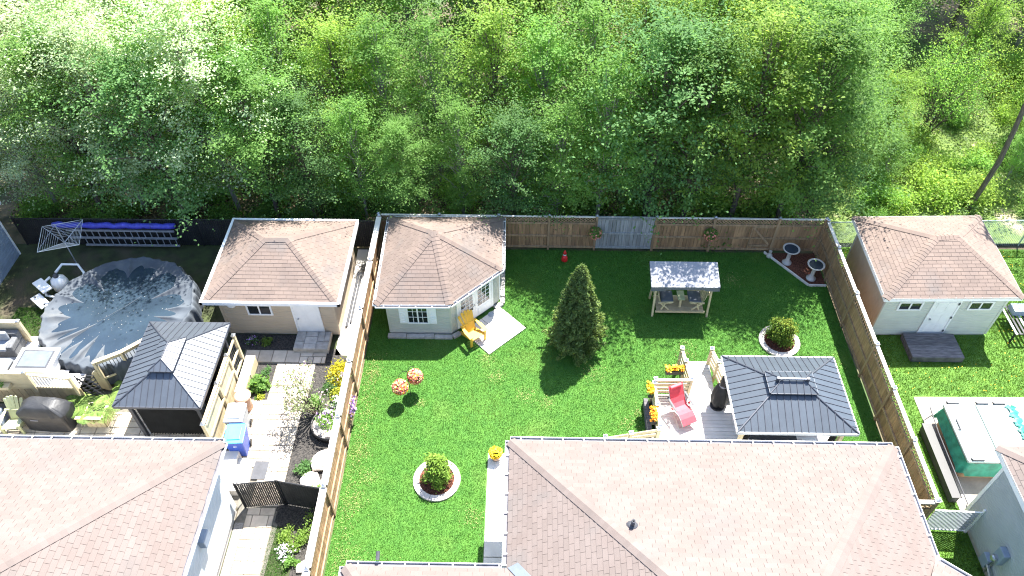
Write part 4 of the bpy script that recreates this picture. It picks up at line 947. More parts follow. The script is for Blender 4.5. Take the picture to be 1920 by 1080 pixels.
# red zero-gravity lounger
lg = thing('lounge_chair', 'red sling reclining lounger with steel frame on the deck', 'lounge chair')
prof = [(.52,1.02),(.42,.86),(.3,.64),(.18,.48),(.05,.40),(-.12,.42),(-.3,.46),(-.45,.40),(-.62,.28)]
sl = MB(); W_ = .26
for k in range(len(prof)-1):
    (y0,z0),(y1,z1) = prof[k], prof[k+1]; sl.slab([(-W_,y0,z0),(-W_,y1,z1),(W_,y1,z1),(W_,y0,z0)], .012)
sl.build('sling', Z['red'], lg); MB().box(-.22,.22,.36,.48,.9,.99).build('head_pillow', Z['red'], lg, bevel=.03).matrix_basis = Matrix.Translation((0,.06,.03))
for sx in (-1,1):
    MB().tube([(sx*.28,y,z) for y, z in prof], .014, 6).build('side_rail', Z['steel'], lg)
    MB().tube([(sx*.31,.45,.02),(sx*.31,-.15,.58)], .014, 6).build('leg', Z['steel'], lg); MB().tube([(sx*.31,-.5,.02),(sx*.31,.3,.6)], .014, 6).build('leg', Z['steel'], lg)
    MB().beam((sx*.32,-.2,.6),(sx*.32,.36,.66),.06,.025).build('armrest', Z['dark'], lg); MB().lathe([(.05,-.01),(.05,.01)], 10).build('locking_knob', Z['redpl'], lg).matrix_basis = Matrix.Translation((sx*.33,.02,.46)) @ Matrix.Rotation(math.pi/2,4,'Y')
for y in (.45,-.5): MB().tube([(-.31,y,.02),(.31,y,.02)], .014, 6).build('cross_bar', Z['steel'], lg)
place(lg, (5.3,14.62,DZ), R(24))
um = thing('patio_umbrella', 'closed patio umbrella in a black cover beside the blue gazebo', 'umbrella', (6.62,15.0,DZ))
wb = lambda t, z: 1 + .13*math.sin(5*t + z*2) + .05*math.sin(9*t)
MB().lathe([(.02,.1),(.2,.12),(.27,.4),(.25,.75),(.17,1.05),(.10,1.12),(.13,1.2),(.1,1.5),(.03,1.75)], 30, (6.62,15.0,DZ), wb).build('cover', Z['curtain'], um, True)
MB().lathe([(.115,1.08),(.13,1.1),(.115,1.16)], 20, (6.62,15.0,DZ)).build('tie_band', Z['canvas'], um); MB().lathe([(.25,0),(.25,.06),(.05,.1),(.04,.3)], 18, (6.62,15.0,DZ)).build('base', Z['black'], um)
# furniture under the blue gazebo
ds = thing('dining_set_table', 'dark patio table half hidden under the blue gazebo', 'table', (7.9,12.9,DZ))
MB().box(7.2,8.7,12.7,13.6,DZ+.68,DZ+.72).build('table_top', Z['dark'], ds)
for x in (7.28,8.62):
    for y in (12.78,13.52): MB().box(x-.025,x+.025,y-.025,y+.025,DZ,DZ+.68).build('leg', Z['black'], ds)
pc = thing('storage_chest', 'pale storage chest under the right part of the blue gazebo', 'chest', (9.2,12.8,DZ)); MB().box(8.95,9.35,12.5,13.4,DZ,DZ+.5).build('body', Z['white'], pc, bevel=.02); MB().box(8.93,9.37,12.48,13.42,DZ+.5,DZ+.56).build('lid', Z['white'], pc, bevel=.02)
# pot on the walk
fp = thing('flower_pot', 'round terracotta pot of yellow flowers on the white concrete walk', 'flower pot', (-.76,13.05,.04)); c = (-.76,13.05,.04)
MB().lathe([(.12,0),(.18,.2),(.2,.26),(.18,.26),(.16,.2)], 18, c).build('pot', Z['terra'], fp, True); P, d = ball(220, (c[0],c[1],.36), (.2,.2,.14), .5); foliage('leaves', fp, P, .07, Z['leaf'], .4)
P, d = ball(160, (c[0],c[1],.39), (.21,.21,.14), .9); foliage('blossom', fp, P, .085, Z['fl_y'], .6, .95, out=d)

# ------------------------------------------------------------------ right yard
stp = thing('wooden_step', 'dark weathered plank step before the pale shed door', 'step', (14.9,17.85,0))
for k in range(8): MB().box(13.98,15.82,17.3+.137*k,17.3+.137*k+.13,.24,.275).build('plank', Z['greywood'], stp)
for x in (14.0,14.9,15.78): MB().box(x-.02,x+.02,17.32,18.38,0,.24).build('bearer', Z['greywood'], stp)
MB().box(13.98,15.82,17.27,17.3,.02,.27).build('front_board', Z['greywood'], stp)
tb = thing('hot_tub', 'hot tub with white folding cover and green tarpaulin on its sides', 'hot tub', (14.85,13.6,.02))
tx0, tx1, ty0, ty1, tz = 13.78, 15.95, 12.55, 14.75, 1.0
def rrect(x0, x1, y0, y1, r, n=5):
    out = []
    for cx, cy, a in ((x1-r,y1-r,0),(x0+r,y1-r,90),(x0+r,y0+r,180),(x1-r,y0+r,270)):
        for k in range(n+1): b = R(a+90*k/n); out.append((cx+r*math.cos(b), cy+r*math.sin(b)))
    return out
MB().prism(rrect(tx0+.1,tx1-.1,ty0+.1,ty1-.1,.2), .02, tz-.1).build('tub_body', Z['tubside'], tb)
gt = MB(); base = rrect(tx0,tx1,ty0,ty1,.22,6); nB = len(base); prev = None
rows = 7
for i in range(nB):
    for j in range(rows+1): 
        a = j/rows; k = 1 + (.035*math.sin(i*1.9)+.03*math.sin(i*4.7))*a*.6 - .02*(1-a) + .05*a ; cx, cy = (tx0+tx1)/2, (ty0+ty1)/2
        gt.v.append((cx+(base[i][0]-cx)*k, cy+(base[i][1]-cy)*k, tz-.02-a*(.56+.10*math.sin(i*1.3))))
for i in range(nB):
    for j in range(rows): a0 = i*(rows+1)+j; b0 = ((i+1) % nB)*(rows+1)+j; gt.f.append((a0,a0+1,b0+1,b0))
gt.build('green_tarpaulin', Z['green_t'], tb, True)
xm = 14.83
for a, b in ((tx0+.02,xm-.02),(xm+.02,tx1-.02)):
    MB().prism(rrect(a,b,ty0+.02,ty1-.02,.06), tz-.02, tz+.09).build('cover_half', Z['tubtop'], tb, bevel=.03)
mb = MB()
for i in range(41):
    y = ty0+.1+(ty1-ty0-.2)*i/40; wv = .06*math.sin(i*1.1)+.05*math.sin(i*2.7)
    for q in range(5): mb.v.append((tx1-.16+.08*q+wv*.7+.03*math.sin(i*1.9+q*2), y+.03*math.sin(q*2.2+i), tz+.11+.045*abs(math.sin(i*.9+q*1.4))-(.05*(q-2) if q > 2 else 0)))
for i in range(40):
    for q in range(4): a0 = i*5+q; mb.f.append((a0,a0+1,a0+6,a0+5))
mb.build('torn_tarpaulin_edge', Z['green_t'], tb, True)
for x, y, a in ((14.1,14.72,0),(15.05,14.72,0),(15.6,14.72,0),(13.98,13.9,90),(14.1,12.62,0),(15.0,12.62,0)):
    h = MB().box(-.2,.2,-.02,.02,0,.05).box(-.2,-.16,-.02,.07,0,.05).build('handle', Z['dark'], tb, bevel=.008); h.matrix_basis = Matrix.Translation((x,y,tz+.09)) @ Matrix.Rotation(R(a),4,'Z')
MB().tube([(13.95,15.0,.06),(13.7,15.0,.5),(13.62,14.0,.5),(13.6,11.5,.5),(13.62,11.3,.06)], .018, 6).build('cover_lifter', Z['dark'], tb)
rl = thing('grey_box', 'long dark grey box lying beside the green covered hot tub', 'box', (13.5,13,0)); MB().box(13.3,13.56,11.75,14.4,.02,.34).build('body', Z['dark'], rl, bevel=.04); MB().box(13.28,13.58,11.73,14.42,.345,.38).build('lid', Z['black'], rl)
bn = thing('metal_bench', 'black slatted metal bench at the right edge beside the pale shed', 'bench', (18.5,19,0))
for k in range(9): MB().beam((17.95+.15*k,18.2,.5),(17.95+.15*k,19.65,.5),.07,.03).build('slat', Z['black'] if k % 3 else Z['alum'], bn)
for y in (18.25,19.6): MB().beam((17.9,y,.46),(19.2,y,.46),.04,.06).build('frame_bar', Z['black'], bn)
for x, y in ((17.92,18.25),(17.92,19.6),(19.18,18.25),(19.18,19.6)): MB().beam((x,y,0),(x,y,.46),.05,.05).build('leg', Z['black'], bn)
MB().box(18.15,18.8,19.1,19.5,.52,.75).build('crate', Z['bluesd'], bn)
def chain_link(name, label, a, b, h, spacing, wire, postm, step=.09, wr=.004, slats=None, mid=True):
    t = thing(name, label, 'fence', (*a,0)); a = V(*a,0); b = V(*b,0); d = b-a; L = d.length; u = d.normalized(); n = max(1, round(L/spacing))
    for i in range(n+1): MB().tube([a+u*L*i/n, a+u*L*i/n+V(0,0,h+.05)], .03, 8).build('post', postm, t)
    MB().tube([a+V(0,0,h), b+V(0,0,h)], .022, 6).build('top_rail', postm, t)
    mb = MB(); k = -h
    while k < L:
        for sg in (1,-1):
            x0, x1 = (k, k+h) if sg > 0 else (k+h, k); z0, z1 = 0.02, h
            if sg > 0:
                if x0 < 0: z0 -= x0; x0 = 0
                if x1 > L: z1 -= x1-L; x1 = L
            else:
                if x0 > L: z0 += x0-L; x0 = L
                if x1 < 0: z1 += x1; x1 = 0
            if z1-z0 > .02: mb.beam(a+u*x0+V(0,0,z0), a+u*x1+V(0,0,z1), wr*2, wr*2)
        k += step
    mb.build('wire_mesh', wire, t)
    if slats:
        sm, sw_, pitch = slats; me = None; k = .05; ang = math.atan2(u.y,u.x)
        me = MB().box(-sw_/2,sw_/2,-.004,.004,0,1).mesh('slat', sm)
        while k < L-.03:
            p = a+u*k; inst('slat', me, t, Matrix.Translation((p.x,p.y,.05)) @ Matrix.Rotation(ang,4,'Z') @ Matrix.Diagonal((1,1,h-.1,1))); k += pitch
    return t
Z['galv'] = mat('galvanised', (.30,.37,.36), .5, .1, 5, metal=.3)
chain_link('chain_link_fence', 'galvanised chain link fence behind the pale shed', (12.1,23.15), (26,23.6), 1.4, 2.6, Z['galv'], Z['galv'])
chain_link('chain_link_fence', 'black slatted chain link fence behind the pool, carrying the ladder', (-20.4,22.75), (-5.8,22.85), 1.45, 2.5, Z['black'], Z['black'], slats=(Z['curtain'], .075, .085), step=.12)
# white slatted gate
wg = thing('white_gate', 'white diagonal slatted gate between the fence corner and grey house', 'gate', (12.1,10.85,0)); a, b = V(12.12,10.85,0), V(13.42,10.8,0); u = (b-a).normalized()
MB().tube([a+V(0,0,.1),a+V(0,0,1.25),b+V(0,0,1.25),b+V(0,0,.1),a+V(0,0,.1)], .025, 8).build('frame', Z['white'], wg)
k = -1.15
while k < 1.3:
    x0, x1, z0, z1 = k, k+1.15, .1, 1.25
    if x0 < 0: z0 -= x0; x0 = 0
    if x1 > 1.3: z1 -= x1-1.3; x1 = 1.3
    if z1-z0 > .04: MB().beam(a+u*x0+V(0,0,z0), a+u*x1+V(0,0,z1), .012, .05).build('slat', Z['greybin'], wg)
    k += .115
MB().beam(b+V(.04,0,0), b+V(.04,0,1.4), .06,.06).build('post', Z['white'], wg)

# ------------------------------------------------------------------ left yard: pool
pc_ = (-14.55, 18.28); PR = 2.62
pool = thing('covered_pool', 'round above ground pool under a sagging dusty winter cover', 'pool', (*pc_, 0))
MB().lathe([(PR-.16,0),(PR-.16,.96),(PR-.22,.96),(PR-.22,.7)], 48, (*pc_,0)).build('pool_wall', Z['poolwall'], pool)
nt_, nr_ = 360, 64; th = np.linspace(0, 2*np.pi, nt_, endpoint=False); rho = np.concatenate([np.linspace(0, 1, nr_), [1.02, 1.035, 1.045, 1.05, 1.055, 1.06]])
TH, RH = np.meshgrid(th, rho)
prng = np.random.default_rng(11)
ridge = np.zeros_like(TH)
for a, rin, wd, hg in [(.55,.25,.05,.20),(1.2,.5,.035,.16),(1.75,.55,.05,.14),(2.35,.35,.04,.2),(2.9,.5,.05,.17),(3.35,.62,.09,.2),(3.75,.45,.04,.18),(3.95,.1,.03,.22),(4.2,.5,.03,.16),(4.45,.35,.03,.2),(4.75,.55,.04,.16),(5.2,.6,.06,.15),(5.75,.5,.045,.17),(6.1,.35,.04,.18),(.05,.55,.05,.16)]:
    dth = (TH-a+np.pi) % (2*np.pi) - np.pi; wv = np.clip((RH-rin)/(1-rin), 0, 1); ridge = np.maximum(ridge, 1.45*hg*np.exp(-np.abs(dth)*RH/(wd*(.16+wv*1.05)))*wv**.55*np.clip((1.06-RH)/.25,0,1))
fine = .010*np.sin(TH*41+3*np.sin(TH*3))*np.clip(RH-.55,0,1) + .016*np.sin(TH*17+2)*np.clip(RH-.4,0,1) 
sagp = np.where(RH <= 1, 1.19 - .30*np.clip(1-RH,0,1)**.42, 1.19)
drop = np.interp(rho, [0,1,1.02,1.035,1.045,1.05,1.055,1.06], [0,0,.05,.2,.42,.62,.8,.92])[:,None]
swag = .25*np.abs(np.sin(TH*5+.6)); ZZ = sagp + ridge + fine*1.4 - drop*(1-.35*swag/.25*np.clip((RH-1)/.06,0,1)*.6)
front = np.exp(-((TH-4.1+np.pi) % (2*np.pi) - np.pi)**2/.5)
ZZ += front*.05*np.sin(TH*36)*np.clip((RH-.45)*2,0,1)*np.clip((1.03-RH)*8,0,1)
fac = np.cos(np.pi/12)/np.cos((TH % (np.pi/6)) - np.pi/12); RR = PR*RH*(1 + (fac*1.012-1)*np.clip((RH-.6)/.4,0,1) + np.where(RH > 1, .012*np.sin(TH*48)+.01*np.sin(TH*29), 0))
XX = pc_[0]+RR*np.cos(TH); YY = pc_[1]+RR*np.sin(TH); n0, n1 = TH.shape; idx = np.arange(n0*n1).reshape(n0,n1); nx2 = np.roll(idx,-1,1)
cv = np_obj('pool_cover', np.stack([XX,YY,ZZ],-1).reshape(-1,3), np.stack([idx[:-1],nx2[:-1],nx2[1:],idx[1:]],-1).reshape(-1,4), Z['cover'], pool, smooth=True)
MB().lathe([(PR*.93,1.06),(0,1.061)], 64, (*pc_,0)).build('cover_water', Z['puddle'], pool)
P = np.stack([pc_[0]+rng.normal(size=130)*1.1, pc_[1]+rng.normal(size=130)*1.0, np.full(130,1.066)],1); P = P[np.hypot(P[:,0]-pc_[0],P[:,1]-pc_[1]) < 2.2]
tag(foliage('fallen_leaves', pool, P, .026, Z['stone2'], 1.5), kind='stuff')
MB().tube([(-14.0,19.0,1.06),(-14.35,18.5,1.1),(-15.05,17.6,1.2)], .008, 5).build('cover_cable', Z['cover'], pool)
# pool filter and steps
pf = thing('pool_filter', 'white pool filter tank with curved hose beside the covered pool', 'pool filter', (-17.9,20.3,0))
MB().lathe([(.2,0),(.3,.12),(.32,.35),(.26,.55),(.12,.66),(.05,.7)], 20, (-17.9,20.3,0)).build('tank', Z['white'], pf, True); MB().lathe([(.09,.66),(.11,.74),(.05,.82)], 12, (-17.9,20.3,0)).build('valve', Z['dark'], pf)
MB().tube([(-18.0,20.5,.7),(-17.9,20.9,.75),(-17.4,21.05,.6),(-17.05,20.7,.5),(-16.9,20.3,.5)], .05, 8).build('hose', Z['white'], pf, True); MB().tube([(-18.15,20.3,.65),(-18.4,20.1,.5),(-18.2,19.7,.25),(-17.6,19.6,.2)], .05, 8).build('hose', Z['white'], pf, True)
pst = thing('pool_steps', 'two white plastic treads on a dark frame left of the pool', 'pool steps', (-18.4,19.7,0))
for x, y, z in ((-18.35,19.95,.5),(-18.25,19.35,.28)):
    b = MB().box(-.42,.42,-.19,.19,0,.06).build('tread', Z['white'], pst, bevel=.02); b.matrix_basis = Matrix.Translation((x,y,z)) @ Matrix.Rotation(R(-38),4,'Z')
for x, y in ((-18.6,20.1),(-18.1,19.7),(-18.5,19.5),(-18.0,19.15)): MB().beam((x,y,0),(x,y,.4),.04,.04).build('leg', Z['dark'], pst)
# rotary dryer
rd = thing('clothes_dryer', 'rotary clothes dryer with open line frame left of the pool', 'clothes dryer', (-17.79,21.5,0)); b0 = V(-17.79,21.5,0)
MB().tube([b0, b0+V(.02,.0,2.3)], .022, 8).build('pole', Z['alum'], rd)
arms = []
for k in range(4):
    a = R(-118+90*k); tip = b0+V(1.05*math.cos(a),1.05*math.sin(a),1.72); arms.append(tip); MB().tube([b0+V(0,0,1.35), tip], .014, 6).build('arm', Z['alum'], rd); MB().tube([b0+V(0,0,2.25), tip], .005, 4).build('stay', Z['alum'], rd)
mb = MB()
for q in range(9):
    f = .28+.09*q; pp = [b0+V(0,0,1.4)+(t-b0-V(0,0,1.4))*f for t in arms]
    for i in range(4): mb.beam(pp[i], pp[(i+1) % 4], .005 if q < 8 else .012, .005 if q < 8 else .012)
mb.build('line', Z['white'], rd)
# ladder and tarp on the back fence
ld = thing('aluminium_ladder', 'long aluminium extension ladder hung sideways on the black fence', 'ladder', (-16,22.6,.2))
for z in (.24,.64,1.04): MB().beam((-18.3+.5*(z<.5),22.55,z),(-13.95,22.55,z),.06,.075).build('rail', Z['alum'], ld)
for k in range(15):
    x = -17.7+.262*k
    MB().tube([(x,22.55,.26),(x,22.55,.62)], .018, 6).build('rung', Z['alum'], ld); MB().tube([(x-.12,22.55,.66),(x-.12,22.55,1.02)], .018, 6).build('rung', Z['alum'], ld)
rt = MB(); pts = [(-18.75+.245*k, 22.58+.02*math.sin(k*1.7), 1.28+.02*math.sin(k*2.3)) for k in range(21)]
rt.tube(pts, [.10+.035*abs(math.sin(k*1.9)) for k in range(21)], 9)
tp = thing('rolled_tarp', 'rolled blue tarpaulin lying along the top of the ladder', 'tarpaulin', (-16.3,22.6,1.2)); rt.build('roll', Z['tarp'], tp, True)
for x in (-17.6,-16.2,-14.8): MB().tube([(x,22.58,1.15),(x+.02,22.44,1.28),(x,22.58,1.42)], .012, 5).build('strap', Z['dark'], tp)
# pool deck
pd = thing('pool_deck', 'pale raised pool deck with beige skirt at the left edge', 'deck', (-17,16,0)); PZ = .9
def xend(y): return -14.55 - math.sqrt(max(0, 2.78**2-(18.28-y)**2)) if y > 15.55 else -14.75
deck_boards(pd, -20.3, -14.75, 15.0, 17.15, PZ, xend=xend)
for k in range(26): MB().box(-20.3+.215*k, -20.3+.215*k+.2, 14.96, 14.985, .03, .84).build('skirt_board', Z['skirt'], pd)
MB().beam((-20.3,14.97,.86),(-14.75,14.97,.86),.04,.07).build('edge_beam', Z['wood'], pd)
def board_wall(label, x0, x1, y, z0, z1, n):
    t = thing('privacy_wall', label, 'railing', (x1,y,z0)); h = (z1-z0-.04)/n
    for k in range(n): MB().box(x0,x1-.05,y-.014,y+.014,z0+.02+h*k,z0+.02+h*(k+1)-.006).build('board', Z['wood'], t)
    MB().beam((x0,y,z1+.02),(x1-.05,y,z1+.02),.15,.035).build('cap_rail', Z['wood'], t)
    for x in (x1, x0+1.2): p = MB().box(x-.05,x+.05,y-.05,y+.05,z0-.2,z1+.05).build('post', Z['wood'], t); inst('post_cap', cap_me, p, Matrix.Translation((x,y,z1+.05)))
    return t
board_wall('cream boarded wall behind the grey outdoor sofa', -20.3,-17.25,16.95,PZ,1.92,6); board_wall('cream boarded wall at the front of the pool deck', -20.3,-16.22,14.95,PZ,1.72,5)
rw = thing('deck_railing', 'white baluster railing in front of the fire table', 'railing', (-16.1,14.9,PZ))
MB().beam((-16.15,14.93,1.66),(-14.85,14.9,1.5),.08,.05).build('top_rail', Z['wood'], rw); MB().beam((-16.15,14.93,.98),(-14.85,14.9,.98),.05,.05).build('bottom_rail', Z['wood'], rw)
for k in range(13): x = -16.08+.1*k; MB().beam((x,14.93,.98),(x,14.93,1.62-.012*k),.03,.03).build('baluster', Z['white'], rw)
p = MB().box(-14.86,-14.77,14.85,14.94,.6,1.58).build('post', Z['wood'], rw)
# low planter with leaves on the front wall
pl_ = thing('wall_planter', 'narrow planter with green leaves on the front deck wall', 'planter', (-17.3,14.8,1.1)); MB().box(-18.6,-16.9,14.72,14.92,1.05,1.2).build('box', Z['wood'], pl_)
foliage('leaves', pl_, np.array([-17.6,14.78,1.28])+rng.normal(size=(260,3))*np.array([.28,.06,.06]), .1, Z['leaf'], .5, .4)
# sofa and fire table
so = thing('outdoor_sofa', 'grey wicker corner sofa with cushions on the pool deck', 'sofa', (-18,16,PZ))
MB().box(-19.6,-17.35,16.2,16.85,PZ,PZ+.36).build('base', Z['wicker'], so, bevel=.03); MB().box(-19.6,-17.35,16.68,16.88,PZ+.36,PZ+.72).build('backrest', Z['wicker'], so, bevel=.03); MB().box(-17.55,-17.33,16.15,16.7,PZ+.36,PZ+.6).build('arm', Z['wicker'], so, bevel=.04)
MB().box(-19.6,-18.85,15.15,16.2,PZ,PZ+.36).build('chaise_base', Z['wicker'], so, bevel=.03)
for x in (-19.55,-18.82,-18.2): MB().box(x+.02,x+.62,16.12,16.66,PZ+.37,PZ+.52).build('seat_cushion', Z['cush'], so, bevel=.05); b = MB().box(x+.02,x+.6,16.52,16.66,PZ+.5,PZ+.9).build('back_cushion', Z['cush'], so, bevel=.05)
MB().box(-19.55,-18.88,15.2,16.1,PZ+.37,PZ+.52).build('chaise_cushion', Z['cush'], so, bevel=.05)
so2 = thing('outdoor_armchair', 'grey wicker armchair with cushion beside the white fire table', 'armchair', (-17.5,15.4,PZ))
MB().box(-17.9,-17.1,15.1,15.85,PZ,PZ+.34).build('base', Z['wicker'], so2, bevel=.06); MB().box(-17.84,-17.16,15.14,15.8,PZ+.35,PZ+.5).build('seat_cushion', Z['cush'], so2, bevel=.06); MB().box(-17.9,-17.74,15.1,15.85,PZ+.34,PZ+.75).build('backrest', Z['wicker'], so2, bevel=.05)
ft = thing('fire_table', 'white rectangular fire table with grey glass top', 'table', (-16.3,15.75,PZ))
MB().box(-16.9,-15.75,15.3,16.15,PZ,PZ+.5).build('body', Z['white'], ft); MB().box(-16.98,-15.67,15.22,16.23,PZ+.5,PZ+.55).build('rim', Z['white'], ft, bevel=.01); MB().box(-16.8,-15.85,15.4,16.05,PZ+.551,PZ+.57).build('glass_top', Z['glasstop'], ft); MB().box(-16.86,-15.79,15.34,16.11,PZ+.5505,PZ+.56).build('inner_rim', Z['dark'], ft)
# ornamental gate, curved rail beside gazebo
mg = thing('ornamental_gate', 'black metal gate with wavy leaf pattern below the pool deck', 'gate', (-14.3,15.05,.4)); g0 = V(-14.66,14.98,.45)
MB().tube([g0, g0+V(.62,.02,0), g0+V(.62,.02,1.1), g0+V(0,0,1.1), g0], .02, 6).build('frame', Z['black'], mg)
for k in range(8):
    MB().tube([g0+V(.62*q/12,.01,.08+.125*k+.05*math.sin(q*1.0+k*1.3)) for q in range(13)], .024, 5).build('wave_bar', Z['black'], mg)
ra_ = thing('deck_railing', 'cream railing with black balusters between pool and left gazebo', 'railing', (-14,15.7,.4))
pts = [(-14.2,15.5),(-13.45,15.95),(-12.75,16.6)]
for x, y in pts: MB().box(x-.05,x+.05,y-.05,y+.05,.1,1.62).build('post', Z['wood'], ra_)
for a, b in zip(pts[:-1], pts[1:]):
    a = V(*a,0); b = V(*b,0); MB().beam(a+V(0,0,1.62), b+V(0,0,1.62), .14, .04).build('top_rail', Z['wood'], ra_); MB().beam(a+V(0,0,1.5), b+V(0,0,1.5), .04, .08).build('upper_rail', Z['wood'], ra_); MB().beam(a+V(0,0,.72), b+V(0,0,.72), .04, .08).build('bottom_rail', Z['wood'], ra_)
    for k in range(1, 8): p = a+(b-a)*k/8; MB().tube([p+V(0,0,.72), p+V(0,0,1.5)], .011, 5).build('baluster', Z['black'], ra_)
cvp = MB()
for k in range(8):
    a0, a1 = math.pi/2*k/7, math.pi/2*(k+1)/7
    if k < 7: cvp.slab([(-14.25,15.48,.05),(-14.25-.34*math.sin(a0)*1.0,15.42-.1*math.sin(a0),1.25-.7*math.sin(a0)**2+.0),(-14.25-.34*math.sin(a1),15.42-.1*math.sin(a1),1.25-.7*math.sin(a1)**2)], .04)
cvp.build('curved_panel', Z['wood'], ra_)
Z['palm'] = leafmat('palm_leaf', (.19,.29,.07), (.12,.21,.05), trans=.3)
# planter with palms
pp_ = thing('wooden_planter', 'square wooden planter with bright green palm fronds', 'planter', (-14.1,14.3,0))
for k in range(4): MB().box(-14.38+.155*k,-14.24+.155*k,13.98,14.01,.04,.6).build('board', Z['wood'], pp_); MB().box(-14.38+.155*k,-14.24+.155*k,14.58,14.61,.04,.6).build('board', Z['wood'], pp_)
for x in (-14.4,-13.77): MB().box(x,x+.03,14.02,14.58,.04,.6).build('side_board', Z['wood'], pp_)
MB().beam((-14.6,13.96,.62),(-13.74,13.96,.62),.1,.03).build('rim', Z['wood'], pp_); MB().beam((-13.72,13.98,.62),(-13.72,14.64,.62),.1,.03).build('rim', Z['wood'], pp_); MB().box(-14.37,-13.77,14.02,14.58,.45,.52).build('soil', Z['mulch_b'], pp_)
def frond(owner, base, az, L, m, droop=.5):
    v = []; f = []; n = 14; base = np.array(base); d = np.array([math.cos(az),math.sin(az),0]); sd = np.cross(d,[0,0,1])
    for k in range(n):
        q = (k+1)/n; p = base+d*L*q*.85+np.array([0,0,L*(.75*q-droop*1.4*q*q)]); l = L*.34*math.sin(math.pi*min(.95,q*.8+.15))
        for sg in (1,-1):
            tip = p+sd*sg*l+d*l*.7-np.array([0,0,.35*l]); w_ = d*.022; i = len(v); v += [p-w_, p+w_, tip+w_*.2, tip-w_*.2]; f.append((i,i+1,i+2,i+3))
    np_obj('frond', v, f, m, owner, rng.random(len(f)))
for k in range(13): frond(pp_, (-14.08+random.uniform(-.12,.12),14.32+random.uniform(-.12,.12),.5), k*.49+random.uniform(-.2,.2), random.uniform(.6,.95), Z['palm'], random.uniform(.4,.6))
pl2 = thing('palm_plant', 'green palm plant standing behind the covered barbecue', 'plant', (-14.75,14.6,0)); MB().lathe([(.14,0),(.2,.35),(.18,.35),(.16,.3)], 14, (-14.75,14.62,.04)).build('pot', Z['dark'], pl2)
for k in range(10): frond(pl2, (-14.75,14.62,.38), k*.63, random.uniform(.55,.8), Z['palm'], .5)
pl3 = thing('palm_plant', 'small pale palm beside the cream railing of the gazebo', 'plant', (-13.55,15.35,0)); MB().lathe([(.12,0),(.17,.3),(.15,.3)], 14, (-13.55,15.35,.04)).build('pot', Z['dark'], pl3)
for k in range(8): frond(pl3, (-13.55,15.35,.32), k*.8, random.uniform(.4,.6), Z['palm'], .5)
Z['bbq'] = mat('black_vinyl', (.026,.027,.03), .5, .2, 3, bump=.8, bscale=5)
# covered barbecue
bq = thing('covered_barbecue', 'large barbecue under a creased black cover on the patio', 'barbecue'); mb = MB(); N = 56
lv = [(.0,.78,.36,0),(.25,.78,.35,0),(.55,.80,.36,1),(.80,.82,.37,1),(.84,.82,.36,1),(.98,.66,.31,.6),(1.12,.50,.26,.4),(1.16,.42,.2,.2),(1.165,0,0,0)]
for z, a, b, wv in lv:
    for k in range(N):
        t = 2*math.pi*k/N; c_, s_ = math.cos(t), math.sin(t); e = .35; x = a*math.copysign(abs(c_)**e, c_); y = b*math.copysign(abs(s_)**e, s_); q = 1+.025*wv*math.sin(9*t+z*3)+.018*math.sin(23*t+1)*(.4+wv)
        mb.v.append((x*q, y*q, z+.015*math.sin(7*t)*wv))
for i in range(len(lv)-1):
    for k in range(N): a0 = i*N+k; a1 = i*N+(k+1) % N; mb.f.append((a0,a1,a1+N,a0+N))
cb = mb.build('cover', Z['bbq'], bq, True); MB().box(-.35,-.1,-.385,-.37,.62,.66).build('label_patch', Z['canvas'], bq)
place(bq, (-15.6,14.15,.05), R(-3))
tag(MB().box(-17.75,-17.2,13.9,14.35,.05,.62).build('blue_cooler', Z['bluesd'], bevel=.04), 'blue grey cooler box at the left picture edge beside the green chair', 'cooler')
# wooden privacy screen and bench
ps = thing('privacy_screen', 'cream wooden privacy screen between gazebo and paver path', 'fence', (-9.78,14.6,0)); ys = [13.05,14.6,15.75,16.6]
for i, y in enumerate(ys): p = MB().box(-9.83,-9.73,y-.05,y+.05,0,1.78).build('post', Z['wood'], ps); inst('post_cap', cap_me, p, Matrix.Translation((-9.78,y,1.78)))
for y0, y1 in zip(ys[:2], ys[1:3]):
    for k in range(int((y1-y0-.1)/.145)): MB().box(-9.79,-9.77,y0+.055+.145*k,y0+.055+.145*k+.14,.08,1.6).build('board', Z['wood'], ps)
    for z in (1.62,1.0,.15): MB().beam((-9.74,y0+.05,z),(-9.74,y1-.05,z),.05,.08).build('rail', Z['wood'], ps)
    MB().beam((-9.78,y0+.05,1.76),(-9.78,y1-.05,1.76),.12,.03).build('cap_rail', Z['wood'], ps)
for z in (.55,1.1,1.66): MB().beam((-9.78,15.8,z),(-9.78,16.55,z),.06,.07).build('rail', Z['wood'], ps)
for k in range(6): MB().tube([(-9.82,15.88+.12*k,.1),(-9.84,15.9+.12*k,1.5)], .018, 5).build('stored_pole', Z['dark'], ps)
bh = thing('wooden_bench', 'long cream wooden bench box along the privacy screen', 'bench', (-9.5,15.9,0))
MB().box(-9.68,-9.36,15.15,16.72,.5,.54).build('seat', Z['deckwood'], bh); MB().box(-9.385,-9.36,15.2,16.7,.08,.495).build('front_panel', Z['wood'], bh); MB().box(-9.36,-9.34,15.92,15.99,.08,.495).build('batten', Z['wood'], bh)
for y in (15.2,16.65): MB().box(-9.66,-9.4,y-.03,y+.03,0,.5).build('leg', Z['wood'], bh)
def log_pot(label, c, h, r):
    t = thing('clay_urn', label, 'pot', (*c,0)); MB().lathe([(r*.7,0),(r*.8,h*.5),(r*.62,h*.85),(r*.7,h*.9)], 18, (*c,0)).build('body', Z['terra'], t, True); MB().lathe([(r,h*.9),(r*1.05,h*.94),(r*.9,h),(0,h*1.01)], 18, (*c,0)).build('lid', Z['terra'], t)
